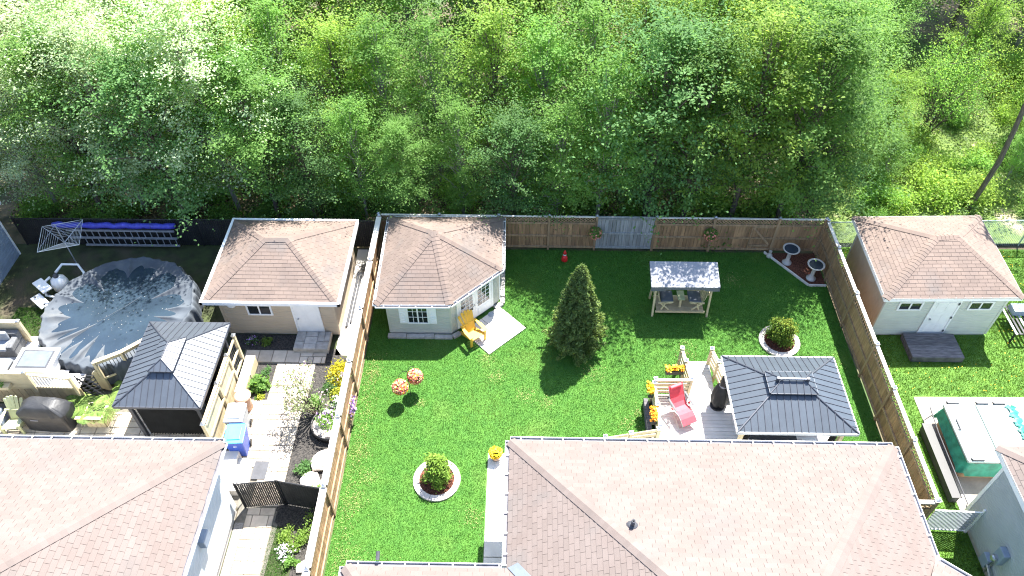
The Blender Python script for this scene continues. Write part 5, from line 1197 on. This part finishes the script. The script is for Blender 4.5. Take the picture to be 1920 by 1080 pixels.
log_pot('tall clay urn with flat lid beside the bench end', (-9.28,14.85), .8, .27); log_pot('shorter clay urn with flat lid next to the grey bin', (-9.33,14.42), .7, .27)
def wheelie(label, c, mb_, ml, rz=0):
    t = thing('wheeled_bin', label, 'bin'); b = MB().add([(-.22,-.27,.06),(.22,-.27,.06),(.22,.25,.06),(-.22,.25,.06),(-.29,-.34,.95),(.29,-.34,.95),(.29,.34,.95),(-.29,.34,.95)], [(0,3,2,1),(0,1,5,4),(1,2,6,5),(2,3,7,6),(3,0,4,7),(4,5,6,7)]).build('body', mb_, t, bevel=.02)
    MB().box(-.31,.31,-.36,.36,.955,1.0).box(-.2,.2,-.24,.2,1.0,1.035).build('lid', ml, t, bevel=.012)
    MB().tube([(-.24,.38,.98),(.24,.38,.98)], .018, 6).build('handle', mb_, t)
    for x in (-.25,.25): MB().tube([(x-.02,.24,.1),(x+.02,.24,.1)], .1, 12).build('wheel', Z['black'], t)
    MB().box(-.05,.05,-.335,-.318,.72,.76).build('sticker', Z['white'], t)
    return place(t, (*c,.045), rz)
wheelie('blue wheeled bin with light blue lid at the house corner', (-9.02,13.2), Z['bluebin'], Z['bluelid'], R(4)); wheelie('grey wheeled bin behind the blue bin', (-9.22,13.98), Z['greybin'], Z['greybin'], R(2))
# step at shed door, rubber mat, landing
ss_ = thing('stone_step', 'grey paved step before the beige shed door', 'step', (-7.55,17.6,0)); MB().box(-8.2,-6.95,17.27,18.1,0,.24).build('base', Z['stone'], ss_)
for k, (x0, x1, y0, y1) in enumerate([(-8.2,-7.85,17.27,17.62),(-7.85,-7.4,17.27,17.5),(-7.4,-6.95,17.27,17.62),(-7.85,-7.4,17.5,17.85),(-8.2,-7.85,17.62,18.1),(-7.4,-7.15,17.62,18.1),(-7.15,-6.95,17.62,18.1),(-7.85,-7.4,17.85,18.1)]): paver(ss_, x0, x1, y0, y1, .241, .03, 'stone')
tag(MB().box(-8.5,-8.05,12.15,12.8,.05,.065).build('rubber_mat', Z['dark']), 'dark rubber mat on the paver path', 'mat')
la = thing('concrete_steps', 'pale side steps of the white house near the blue bin', 'steps', (-8.7,12.2,0))
MB().box(-9.6,-8.95,11.5,12.9,0,.5).build('landing', Z['concrete'], la); MB().box(-8.945,-8.65,11.6,12.75,0,.33).build('tread', Z['concrete'], la); MB().box(-8.645,-8.52,11.7,12.5,0,.17).build('tread', Z['concrete'], la)
for y in (11.52,): MB().tube([(-9.0,y,.5),(-9.0,y,1.35),(-8.5,y-.05,1.1),(-8.5,y-.05,.05)], .02, 6).build('handrail', Z['alum'], la)
# black slatted gate
gt_ = chain_link('black_gate', 'black slatted gate across the paver path between house and fence', (-8.42,11.2), (-7.22,11.33), 1.45, 1.3, Z['black'], Z['black'], slats=(Z['curtain'], .05, .062)); gt_['category'] = 'gate'
chain_link('slatted_fence', 'black slatted fence panel between the gate post and pale fence', (-7.16,11.33), (-5.85,11.12), 1.45, 1.4, Z['black'], Z['black'], slats=(Z['curtain'], .075, .08))
# raised ring planter, rocks, plants of the left garden
rp = thing('ring_planter', 'dark round raised planter with pale stones against the fence', 'planter', (-6.3,14.15,0)); MB().lathe([(.62,0),(.64,.28),(.6,.28),(.58,.2)], 32, (-6.3,14.15,0)).build('ring', Z['black'], rp, True); MB().lathe([(.59,.2),(0,.24)], 32, (-6.3,14.15,0)).build('gravel', Z['stone2'], rp)
def rock(label, c, r, m='stone2', group=None):
    mb = MB().lathe([(r*.6,0),(r,.15*r),(r*1.0,.4*r),(r*.75,.62*r),(r*.3,.72*r)], 11, (*c,0), lambda t, z: 1+.16*math.sin(2*t+c[0]*9)+.09*math.sin(5*t+z*9)); return tag(mb.build('rock', Z[m]), label, 'rock', group)
rock('large pale boulder against the fence, beside the lilac shadow', (-6.25,12.85), .42); rock('pale boulder against the fence just behind the black panel', (-6.55,12.0), .38); rock('small pale rock in the bed below the black panel', (-6.25,9.35), .2)
for k in range(9): tag(rock('rounded pale stone inside the dark ring planter', (-6.3+.42*math.cos(k*.7+2), 14.15+.42*math.sin(k*.7+2)), .13), group='stones in the ring planter').location = (0,0,.2)
shrub('yellow_shrub', 'bright yellow leaved shrub against the fence', 'shrub', (-6.3,16.3,.02), .5, .42, leafmat('leaf_gold', (.42,.36,.02), (.26,.29,.02), trans=.25), 2600, .07)
shrub('yellow_shrub', 'small yellow green shrub against the fence near the ring planter', 'shrub', (-6.2,15.35,.02), .3, .3, leafmat('leaf_gold2', (.32,.30,.03), (.2,.26,.03), trans=.25), 1200, .06)
shrub('hosta_plant', 'broad leaved green hosta in the bed beside the bench', 'plant', (-9.1,15.75,.02), .34, .4, Z['leaf'], 360, .17, 30); shrub('small_plant', 'small yellow green plant at the corner of the hosta bed', 'plant', (-8.95,15.3,.02), .13, .12, Z['cedar_y'], 160, .07, 10)
shrub('low_plant', 'low grey green tuft at the far end of the hosta bed', 'plant', (-8.95,16.4,.02), .22, .15, Z['leaf_b'], 300, .05, 14)
shrub('shade_plant', 'pale violet flowering plant in the dark bed by the beige shed', 'plant', (-9.85,17.75,.02), .22, .2, Z['leaf_b'], 260, .06, 12, flowers=(Z['fl_v'], 60, .05)); shrub('shade_plant', 'yellow green plant in the dark bed by the beige shed', 'plant', (-9.3,17.75,.02), .24, .2, Z['leaf_y'], 260, .07, 12)
shrub('ground_plant', 'blue green ground plant between the two yellow shrubs', 'plant', (-6.6,15.75,.02), .3, .22, Z['leaf_b'], 700, .06, 20); shrub('ground_plant', 'light green plant at the path edge near the ring planter', 'plant', (-7.0,15.1,.02), .3, .25, Z['leaf'], 600, .07, 20)
shrub('flowering_plant', 'lilac flowered plant inside the dark ring planter', 'plant', (-6.35,14.25,.22), .38, .35, Z['leaf'], 700, .07, 20, flowers=(Z['fl_v'], 90, .08)); shrub('white_bush', 'white flowered bush against the fence above the ring planter', 'shrub', (-6.15,14.95,.02), .32, .4, Z['leaf_b'], 700, .06, 20, flowers=(Z['fl_w'], 160, .07))
shrub('grey_plant', 'grey green plant beside the large boulder', 'plant', (-6.85,12.5,.02), .3, .3, Z['leaf_b'], 500, .07, 20); shrub('small_bush', 'green bush against the back of the black panel', 'shrub', (-6.25,11.55,.02), .34, .4, Z['leaf'], 800, .07, 20)
shrub('bare_bush', 'twiggy half bare bush below the black panel', 'shrub', (-6.15,10.55,.02), .42, .55, Z['leaf_y'], 420, .06, 60); shrub('round_shrub', 'light green shrub below the black gate', 'shrub', (-6.7,10.2,.02), .4, .4, Z['leaf_y'], 1100, .06, 26); shrub('white_flowers', 'low mat of white flowers beside the grass strip', 'plant', (-6.85,9.75,.02), .3, .12, Z['leaf_b'], 400, .05, 20, flowers=(Z['fl_w'], 220, .05)); shrub('round_shrub', 'dark green shrub at the tip of the white flower mat', 'shrub', (-6.6,9.45,.02), .22, .25, Z['leaf'], 500, .06, 18)
fv = thing('fence_flower', 'pale violet flowers poking through the fence onto the lawn', 'plant', (-5.5,14.7,.9))
foliage('blossom', fv, np.array([-5.52,14.5,.72])+rng.normal(size=(60,3))*np.array([.04,.16,.12]), .09, Z['fl_v'], .3, .9); foliage('leaves', fv, np.array([-5.54,14.5,.65])+rng.normal(size=(40,3))*np.array([.04,.16,.12]), .08, Z['leaf_b'], .3, .6)
# open lilac, thin stems and sparse leaves over the path
ll = thing('lilac_tree', 'open pale lilac tree with thin stems leaning over the paver path', 'tree', (-6.85,14.6,0)); mb = MB(); cc = []
for k in range(26):
    a = random.uniform(1.9,4.4) if k < 19 else random.uniform(0,6.28); r = random.uniform(.35,1.15); z = random.uniform(1.0,1.75); tip = V(-6.85+r*math.cos(a),14.6+r*1.1*math.sin(a),z); mid = V(-6.85+r*.4*math.cos(a+.3),14.6+r*.4*math.sin(a+.3),z*.55)
    mb.tube([(-6.85,14.6,0), mid, tip], [.022,.012,.005], 4); cc.append(tip); cc.append((mid+tip)/2 + V(random.gauss(0,.1),random.gauss(0,.1),.05))
mb.build('trunk', Z['bark'], ll); P = clump_cloud(np.array([tuple(c) for c in cc]), np.full(len(cc), .22), 26); foliage('crown', ll, P, .075, leafmat('lilac_leaf', (.24,.27,.15), (.15,.22,.07), trans=.3), .5); P2 = clump_cloud(np.array([tuple(c) for c in cc[::2]]), np.full(len(cc[::2]), .2), 12); foliage('blossom', ll, P2, .07, mat('lilac_bloom', (.42,.30,.32), .7, .15, 9, rnd=.2), .4, .8)
# pole leaning on shed side
pk = thing('pipe_bundle', 'dark drain pipe lying along the beige shed side', 'pipe', (-6.5,19.9,0)); MB().tube([(-6.5,18.5,.08),(-6.47,21.3,.08)], .05, 8).build('pipe', Z['dark'], pk); MB().tube([(-6.38,18.7,.06),(-6.36,21.1,.06)], .04, 8).build('pipe', Z['dark'], pk)
for i, (yy, ll_) in enumerate(((20.9,'short dark branch pile left on the slabs beside the shed'),)):
    t = thing('branch_pile', ll_, 'branches', (-6.1,21.1,0)); mb = MB()
    for k in range(14): a = random.uniform(0,3.1); mb.tube([(-6.15-.3*math.cos(a),21.3+.5*random.random()-.3*math.sin(a),.03+.02*k),(-6.15+.3*math.cos(a),21.3+.3*random.random()+.3*math.sin(a),.05+.02*k)], .02, 4)
    mb.build('branches', Z['bark_p'], t)
# ------------------------------------------------------------------ the wood behind the fences
def tree_proto(h, r, base, leafm, barkm, clumps=150, per=190, size=.115, seed=1, crad=.62, top=.72, trunk=.13, squash=.62, lean=0, sparse_low=True):
    rs = np.random.default_rng(seed); t = thing('broadleaf_tree', 'x', 'tree'); u = rs.random(clumps)**.85; z = h*(base+(1-base)*u)
    env = 1.72*r*(1-u*.97)**top*(u+.03)**.48; a = rs.uniform(0, 2*np.pi, clumps); lob = 1+.28*np.sin(a*3+z*.9+seed)+.15*np.sin(a*5-z*1.7)
    rr = env*lob*np.sqrt(rs.random(clumps)*.75+.25)
    cc = np.stack([rr*np.cos(a)+lean*z, rr*np.sin(a), z], 1); cr = crad*(.6+.8*rs.random(clumps))*(.75+.35*r/2.5)
    dv = np.stack([np.cos(a), np.sin(a), np.full(clumps, .45)], 1) + rs.normal(size=(clumps,3))*.45; dv = unit(dv)
    q = rs.normal(size=(clumps, per, 1))*.5; P = cc[:,None,:] + dv[:,None,:]*q*cr[:,None,None]*1.7 + rs.normal(size=(clumps, per, 3))*cr[:,None,None]*.21*np.array([1,1,.6])
    P = P.reshape(-1,3)
    P[:,2] = np.maximum(P[:,2], .1)
    out = unit(P-np.array([0,0,h*.45])); v, f = leaf_geo(P, size, .85, .62, out)
    tint = np.repeat(rs.random(clumps), per)*.55 + rng.random(len(P))*.45
    np_obj('crown', v, f, leafm, t, tint)
    mb = MB(); bend = [(.12*math.sin(k*1.3+seed)+lean*h*.88*k/6, .12*math.cos(k*1.7+seed), h*.88*k/6) for k in range(7)]; bend[0] = (0,0,-.25)
    mb.tube(bend, [trunk*(1-.14*k) for k in range(7)], 7)
    for k in range(0, clumps, 3):
        zz = cc[k,2]*random.uniform(.55,.8); s0 = np.array([lean*zz,0,zz]); mid = (s0+cc[k])/2+np.array([0,0,.15]); mb.tube([s0, mid, cc[k]], [trunk*.32, trunk*.2, .012], 4, False)
    mb.build('trunk', barkm, t); return t
protos = {
 'mid': tree_proto(10.5, 2.25, .22, Z['leaf'], Z['bark_p'], 150, 91, 0.125, 1, crad=.85),
 'mid2': tree_proto(11.5, 1.95, .16, Z['leaf'], Z['bark_p'], 143, 91, 0.12, 2, top=.6, crad=.85),
 'yel': tree_proto(10.0, 2.45, .18, Z['leaf_y'], Z['bark'], 150, 94, 0.125, 3, crad=.85),
 'deep': tree_proto(9.5, 2.6, .22, Z['leaf_d'], Z['bark'], 150, 172, 0.108, 4, crad=.8),
 'pale': tree_proto(11.5, 3.4, .20, Z['leaf_p'], Z['bark_p'], 186, 133, 0.115, 5, crad=.85, squash=.8),
 'blue': tree_proto(8.0, 2.5, .20, Z['leaf_b'], Z['bark'], 135, 125, 0.108, 6, crad=.8),
 'thin': tree_proto(9.0, 2.2, .25, Z['leaf_y'], Z['bark_p'], 120, 60, .09, 7, crad=.7, trunk=.10)}
lab = {'mid': 'mid green leafy tree in the wood behind the rear fence', 'mid2': 'tall narrow bright green tree in the wood behind the fence', 'yel': 'yellow green leafy tree in the wood behind the fence', 'deep': 'deep green bushy tree in the wood behind the fence',
 'pale': 'large pale silvery green tree in the wood at the left', 'blue': 'dull bluish green bushy tree at the front of the wood', 'thin': 'thin open leaved tree in the clearing at the right'}
used = set(); seen = {}
COLS = [(-19,'outbuilding'),(-16,'clothes dryer'),(-13,'ladder'),(-10,'black fence'),(-7,'beige shed'),(-4,'five sided shed'),(-1,'french doors'),(1.5,'red ornament'),(4,'grey fence'),(6.5,'glider swing'),(8.8,'braced gate'),(11,'bird baths'),(13.5,'fence corner'),(17.5,'pale shed'),(99,'chain link fence')]
def where(x, y):
    xf = x*23/max(y, 20); c = next(n for t, n in COLS if xf < t)
    row = 'front row' if y < 26.6 else 'second row' if y < 30 else 'third row' if y < 33 else 'fourth row' if y < 37 else 'far row'
    return f'in {row} above the {c}'
HUE = {'mid': 'mid green tree', 'mid2': 'tall narrow bright green tree', 'yel': 'yellow green tree', 'deep': 'deep green bushy tree', 'pale': 'large pale silvery tree', 'blue': 'dull bluish green tree', 'thin': 'thin open leaved tree'}
H0 = {'mid': 10.5, 'mid2': 11.5, 'yel': 10., 'deep': 9.5, 'pale': 11.5, 'blue': 8., 'thin': 9.}
def plant_tree(k, x, y, s, rz=None, label=None, sz=None):
    o = protos[k] if k not in used else copy_tree(protos[k]); used.add(k)
    o.location = (x, y, gz(x, y)); o.rotation_euler = (0, 0, random.uniform(0, 6.28) if rz is None else rz); o.scale = (s, s, sz or s*random.uniform(.94,1.06))
    o['label'] = label or (HUE[k] + ' ' + where(x, y)); o['group'] = 'trees of the wood behind the fences'
# (kind, x, y, height); the front rows decide the shade on the lawns, heights step up with distance
front = [('deep',-22.5,24.4,6.4),('pale',-20.2,24.8,8.2),('deep',-17.8,24.2,8.2),('pale',-16.0,24.7,9.2),('blue',-14.0,24.2,8.4),('pale',-12.2,25.2,9.8),('deep',-10.4,24.4,8.2),
 ('blue',-8.6,24.5,6.0),('mid',-6.6,24.6,5.8),('deep',-4.6,24.4,5.4),('mid2',-2.6,24.5,6.2),('blue',-.6,24.2,5.8),('mid',1.4,24.1,6.4),('mid',3.4,24.2,7.8),('blue',5.1,24.3,9.4),('deep',6.9,24.1,8.4),('yel',8.8,24.3,9.8),('deep',10.8,24.1,8.8),('blue',12.2,24.6,6.4)]
mid_ = [('pale',-21.4,27.2,9.6),('pale',-17.6,27.4,9.4),('mid',-14.6,27.2,8.6),('yel',-12.0,27.6,8.6),('mid2',-9.8,27.4,8.2),('yel',-7.6,27.4,8.0),('mid',-5.6,27.2,7.8),('mid2',-3.4,27.0,8.0),('yel',-1.4,27.2,8.2),('mid',.6,26.8,8.2),('mid2',2.6,27.0,8.6),('yel',4.8,27.2,8.8),('yel',7.2,27.0,9.2),('mid',9.6,27.2,9.2),('deep',12.0,27.6,8.2),('mid',14.0,30.0,7.6)]
row3 = [('pale',-24.5,30.6,11.0),('pale',-19.6,31.2,10.6),('mid2',-16.2,31.6,10.4),('yel',-13.4,31.4,10.2),('mid',-10.6,31.8,10.2),('yel',-7.8,32.0,10.2),('mid2',-5.0,31.6,10.2),('mid',-2.2,32.0,10.4),('yel',.6,31.4,10.4),('mid',3.4,31.2,10.6),('mid2',6.0,31.4,10.6),('yel',8.8,31.2,10.8),('mid2',11.6,32.0,10.4)]
back = [('pale',-28,34.5,11.8),('mid',-24.2,35,11.6),('yel',-20.6,35.4,11.4),('mid2',-17,35.6,11.6),('mid',-13.4,35.8,11.4),('yel',-10,36,11.4),('mid2',-6.6,35.8,11.6),('mid',-3,36,11.4),('yel',.4,35.6,11.4),('mid2',3.8,35.8,11.6),('mid',7.2,35.4,11.6),('yel',10.6,36,11.6),('mid',14.4,36.2,11.2),('mid2',17.6,38.2,10.6),
 ('mid',-31,40,12.4),('yel',-26,40.2,12.4),('mid2',-21,40.6,12.4),('mid',-16.2,40.6,12.4),('yel',-11.4,41,12.4),('mid2',-6.6,41,12.4),('mid',-1.8,41,12.4),('yel',3,40.6,12.4),('mid',7.8,40.6,12.4),('mid2',12.4,41,12),('mid',17,42,11.6),('deep',21.5,43,10.5),('deep',26,43.5,11),('deep',30.5,43,11),('mid',35.5,42,11.5),('yel',16.4,29.2,4.6),('mid',21.6,27.4,3.8),('yel',23.4,30.2,5.4),('mid',26.0,28.2,4.8),('yel',21.6,34.2,5.8),('mid',17.4,34.6,6.4),('yel',27.4,33.2,6.8),('mid',15.6,26.8,3.4),('mid',20.8,39.4,9.5),('thin',23.6,38.2,9.0),('mid2',27.0,39.6,9.5),('thin',30.4,37.4,9.0),('yel',24.6,42.0,11.0),('mid',24,47.5,12.5),('mid2',29,48.5,13),('deep',34,48,12.5),('mid',40,47,12.5)]
for k, x, y, h in front + mid_ + row3 + back: plant_tree(k, x+random.uniform(-.25,.25), y+random.uniform(-.25,.25), h/H0[k])
sg = thing('sapling', 'open sapling with many thin upright stems in the clearing', 'tree', (18.9,30.6,0)); mb = MB(); cc = []; b0 = V(18.9,30.6,0)
for k in range(26):
    a = random.uniform(0,6.28); sp2 = random.uniform(.5,2.1); hh = random.uniform(2.8,4.8); tip = b0+V(sp2*math.cos(a),sp2*math.sin(a),hh); mid = b0+V(sp2*.4*math.cos(a),sp2*.4*math.sin(a),hh*.55); mb.tube([b0, mid, tip], [.035,.022,.007], 4)
    for q in range(4): t_ = .4+.18*q; p_ = mid+(tip-mid)*t_; e = p_+V(random.gauss(0,.3),random.gauss(0,.3),.35); mb.tube([p_, e], [.01,.005], 3); cc += [tuple(e), tuple(p_)]
mb.build('stems', Z['bark'], sg); foliage('crown', sg, clump_cloud(np.array(cc), np.full(len(cc), .5), 32), .085, Z['leaf'], .4)
plant_tree('thin', 24.8, 32.0, 1.0, label='bare branched tree at the right picture edge behind the clearing')
plant_tree('thin', 28.0, 36.5, 1.15, label='sparse brownish tree far behind the clearing at the right')
# tall slender trunk at the right edge
rt_ = thing('slender_tree', 'slender tree with long bare trunk rising at the right edge', 'tree', (19.15,25.5,0)); tp_ = [(19.15+.1*math.sin(k),25.5+.08*math.cos(k*1.4),-.1+1.45*k) for k in range(9)]
MB().tube(tp_, [.12-.009*k for k in range(9)], 8).build('trunk', Z['bark'], rt_)
cc = []; mb = MB()
for k in range(34): z = random.uniform(6.5,12); a = random.uniform(0,6.28); r = random.uniform(.4,2.2); c = (20.6+r*math.cos(a),25.7+r*math.sin(a),z+.6); cc.append(c); mb.tube([(19.15,25.5,z-.6), ((19.15+c[0])/2,(25.5+c[1])/2,z+.2), c], [.05,.03,.01], 4, False)
mb.build('limbs', Z['bark'], rt_); foliage('crown', rt_, clump_cloud(np.array(cc), np.full(len(cc),.55), 60), .09, Z['leaf_y'], .4)
# understorey shrubs
und = [('leafy_undershrub', 'deep green shrub in the shade right behind the rear fences', Z['leaf_d'], .9, 1.2, 2600), ('leafy_undershrub', 'mid green shrub at the foot of the wood', Z['leaf'], 1.0, 1.4, 2600), ('clearing_shrub', 'light yellow green shrub in the clearing behind the pale shed', Z['leaf_y'], 1.1, 1.3, 2600)]
up_ = [shrub(nm, lb, 'shrub', (0,0,0), r, h, m, n, .1, 46, 'shrubs at the foot of the wood') for nm, lb, m, r, h, n in und]; uu = [False]*3
spots = [(0,-20.5+1.9*k+random.uniform(-.5,.5),23.9+random.uniform(-.2,.9),random.uniform(.7,1.1)) for k in range(17)] + [(1,-19+2.7*k,25.5+random.uniform(-.5,.8),random.uniform(.8,1.3)) for k in range(12)]
spots += [(2 if random.random() < .75 else 1, random.uniform(12.6,31), random.uniform(24.2,37.5), random.uniform(.5,1.25)) for k in range(85)]
spots = [q for q in spots if not (18.2 < q[1] < 20.4 and 28 < q[2] < 37 and random.random() < .4)]
SH_ = ['deep green shrub', 'mid green shrub', 'yellowish shrub']
for k, x, y, s in spots:
    o = up_[k] if not uu[k] else copy_tree(up_[k]); uu[k] = True; place(o, (x, y, gz(x,y)-.03), random.uniform(0,6.28), s)
    o['label'] = ('small ' if s < .85 else 'large ' if s > 1.1 else '') + SH_[k] + ' ' + where(x, y).replace('row', 'undergrowth row')
sheet('clearing', [(12.3,23.3),(34,23.6),(40,40),(26,41),(17,36),(13,29)], .02, mat('clearing_grass', (.115,.165,.035), .95, scale=2.5, c2=(.06,.10,.02), bump=.8, bscale=10, fine=.4, c3=((.34,.28,.19), .55, .60, .70)), label='brushy grass clearing behind the pale shed').location = (0,0,.12)
n = 70000; x = rng.uniform(12.4,36,n); y = rng.uniform(23.8,41,n); hgt = np.clip(.25+.35*np.sin(x*1.3+np.sin(y*.9)*2)*np.cos(y*1.1+x*.4), .02, .7); k = rng.random(n) < (.25+hgt*1.3); k &= ~((np.abs(x-(20.5+(y-34)*.35)) < .8) & (y > 33)); x, y, hgt = x[k], y[k], hgt[k]
tag(foliage('undergrowth', None, np.stack([x, y, .15+hgt*rng.random(len(x))], 1), .13, mat('brush_leaf', (.17,.25,.075), .6, scale=.8, c2=(.10,.18,.05), rnd=.45, trans=.4, tc=(1.4,1.4,.7), c3=((.30,.27,.17), .7, .6, .75)), .5, .45), 'low brush and weeds covering the clearing behind the pale shed', kind='stuff')
n = 16000; x = rng.uniform(-22,12.5,n); y = rng.uniform(23.05,27,n); k = np.sin(x*1.7)*np.cos(y*2.1+x)+.5*rng.random(n) > .1; x, y = x[k], y[k]
tag(foliage('leaf_litter', None, np.stack([x, y, .0+.05*rng.random(len(x))], 1), .12, mat('dry_leaves', (.30,.22,.14), .8, .3, 2, rnd=.4), 1.0, .6), 'dry brown leaf litter under the trees behind the fences', kind='stuff')
# ------------------------------------------------------------------ grass
W5 = [(-5.2,-.7,17.9,22.9)]
grass('grass', 'short mown grass of the middle lawn', [(-5.6,11.95,8,22.85)], 3000, Z['grass'], [inrect(-4.9,-2.5,18.0,22.8), inrect(-2.6,-.75,19.3,22.8), inrect(4.5,10.15,11.3,15.42), inrect(-.3,10.5,7,11.7), inrect(-1.05,.12,7,13.27), incirc(-2.6,12.25,.76), incirc(9.48,18.12,.75),
  lambda x, y: (x > 9.95) & (y-22.8 > -(x-9.9)*1.36) & (y > 20.97), lambda x, y: (np.abs((x+1.1)*.72+(y-18.5)*.694) < .95) & (np.abs(-(x+1.1)*.694+(y-18.5)*.72) < .72), inrect(5.72,6.62,15.4,16.85)])
grass('grass', 'grass patch left of the pool and strip below the black gate', [(-19.2,-16.6,17.2,19.3),(-8.3,-6.7,7,10.6)], 4500, Z['grass'], [incirc(-14.55,18.28,2.6), inrect(-20.5,-16.9,14,17.1), inrect(-8.6,-7.46,6,10.8), lambda x, y: (y < 11) & (x > -7.05+(10.4-y)*.35), inrect(-14.5,-9.9,14,16.6)])
grass('grass', 'rough grass of the right yard', [(12.1,22,7.5,23.1)], 1500, Z['grass_r'], [inrect(13.58,22,11.3,15.8), inrect(12.9,17.2,18.5,22.3), inrect(13.5,22,7,11.3)], .065, .016)
n = 480; x = rng.uniform(12.3,20,n); y = rng.uniform(15.9,23,n); k = ~(inrect(12.8,17.3,17.2,22.4)(x,y)); P = np.stack([x[k],y[k],np.full(k.sum(),.075)],1)
tag(foliage('dandelions', None, P, .034, Z['fl_y'], 2.0, 1.0), 'scattered yellow dandelions in the right lawn', kind='stuff')
cl = [(.2,15.6,.35),(-.9,16.3,.3),(.9,15.3,.25),(3.6,14.5,.25),(4.0,14.9,.2),(-4.9,9.6,.4),(-5.1,11.4,.35),(-5.2,13.2,.3),(-4.8,12.3,.3),(-5.2,16.4,.3),(2.6,16.6,.4),(6.0,17.6,.4),(8.2,16.5,.4),(-1.2,17.2,.3),(-1.4,11.0,.3),(-3.6,9.0,.5),(11.2,17.0,.3),(10.6,16.0,.4),(8.3,21.2,.35),(-3.4,15.2,.15)]
P = np.concatenate([np.array([x, y]) + rng.normal(size=(int(420*r), 2))*r*.6 for x, y, r in cl] + [np.stack([-5.25+.16*rng.normal(size=1300), rng.uniform(8.2,17.3,1300)], 1)])
P = P[(P[:,0] > -5.58) & (P[:,0] < 11.9)]; m_ = len(P); d_ = rng.normal(size=(m_,3))*np.array([1,1,.25])
tag(foliage('dry_grass', None, np.stack([P[:,0], P[:,1], rng.uniform(.02,.05,m_)], 1), .05, mat('straw_grass', (.34,.33,.13), .8, .2, 3, rnd=.3, trans=.2), .6, .25, dirs=d_), 'thin straw coloured worn patches in the middle lawn', kind='stuff')
by = {}
for o in bpy.data.objects:
    if o.parent is None and o.get('group') in ('trees of the wood behind the fences', 'shrubs at the foot of the wood'): by.setdefault(o['label'], []).append(o)
ORD = ['first','second','third','fourth','fifth','sixth','seventh','eighth','ninth','tenth','eleventh','twelfth']
for l, os_ in by.items():
    if len(os_) > 1:
        for i, o in enumerate(sorted(os_, key=lambda o: o.location.x/o.location.y)): o['label'] = l + ', ' + (['left one','right one'][i] if len(os_) == 2 else ORD[min(i, 11)] + ' from left')
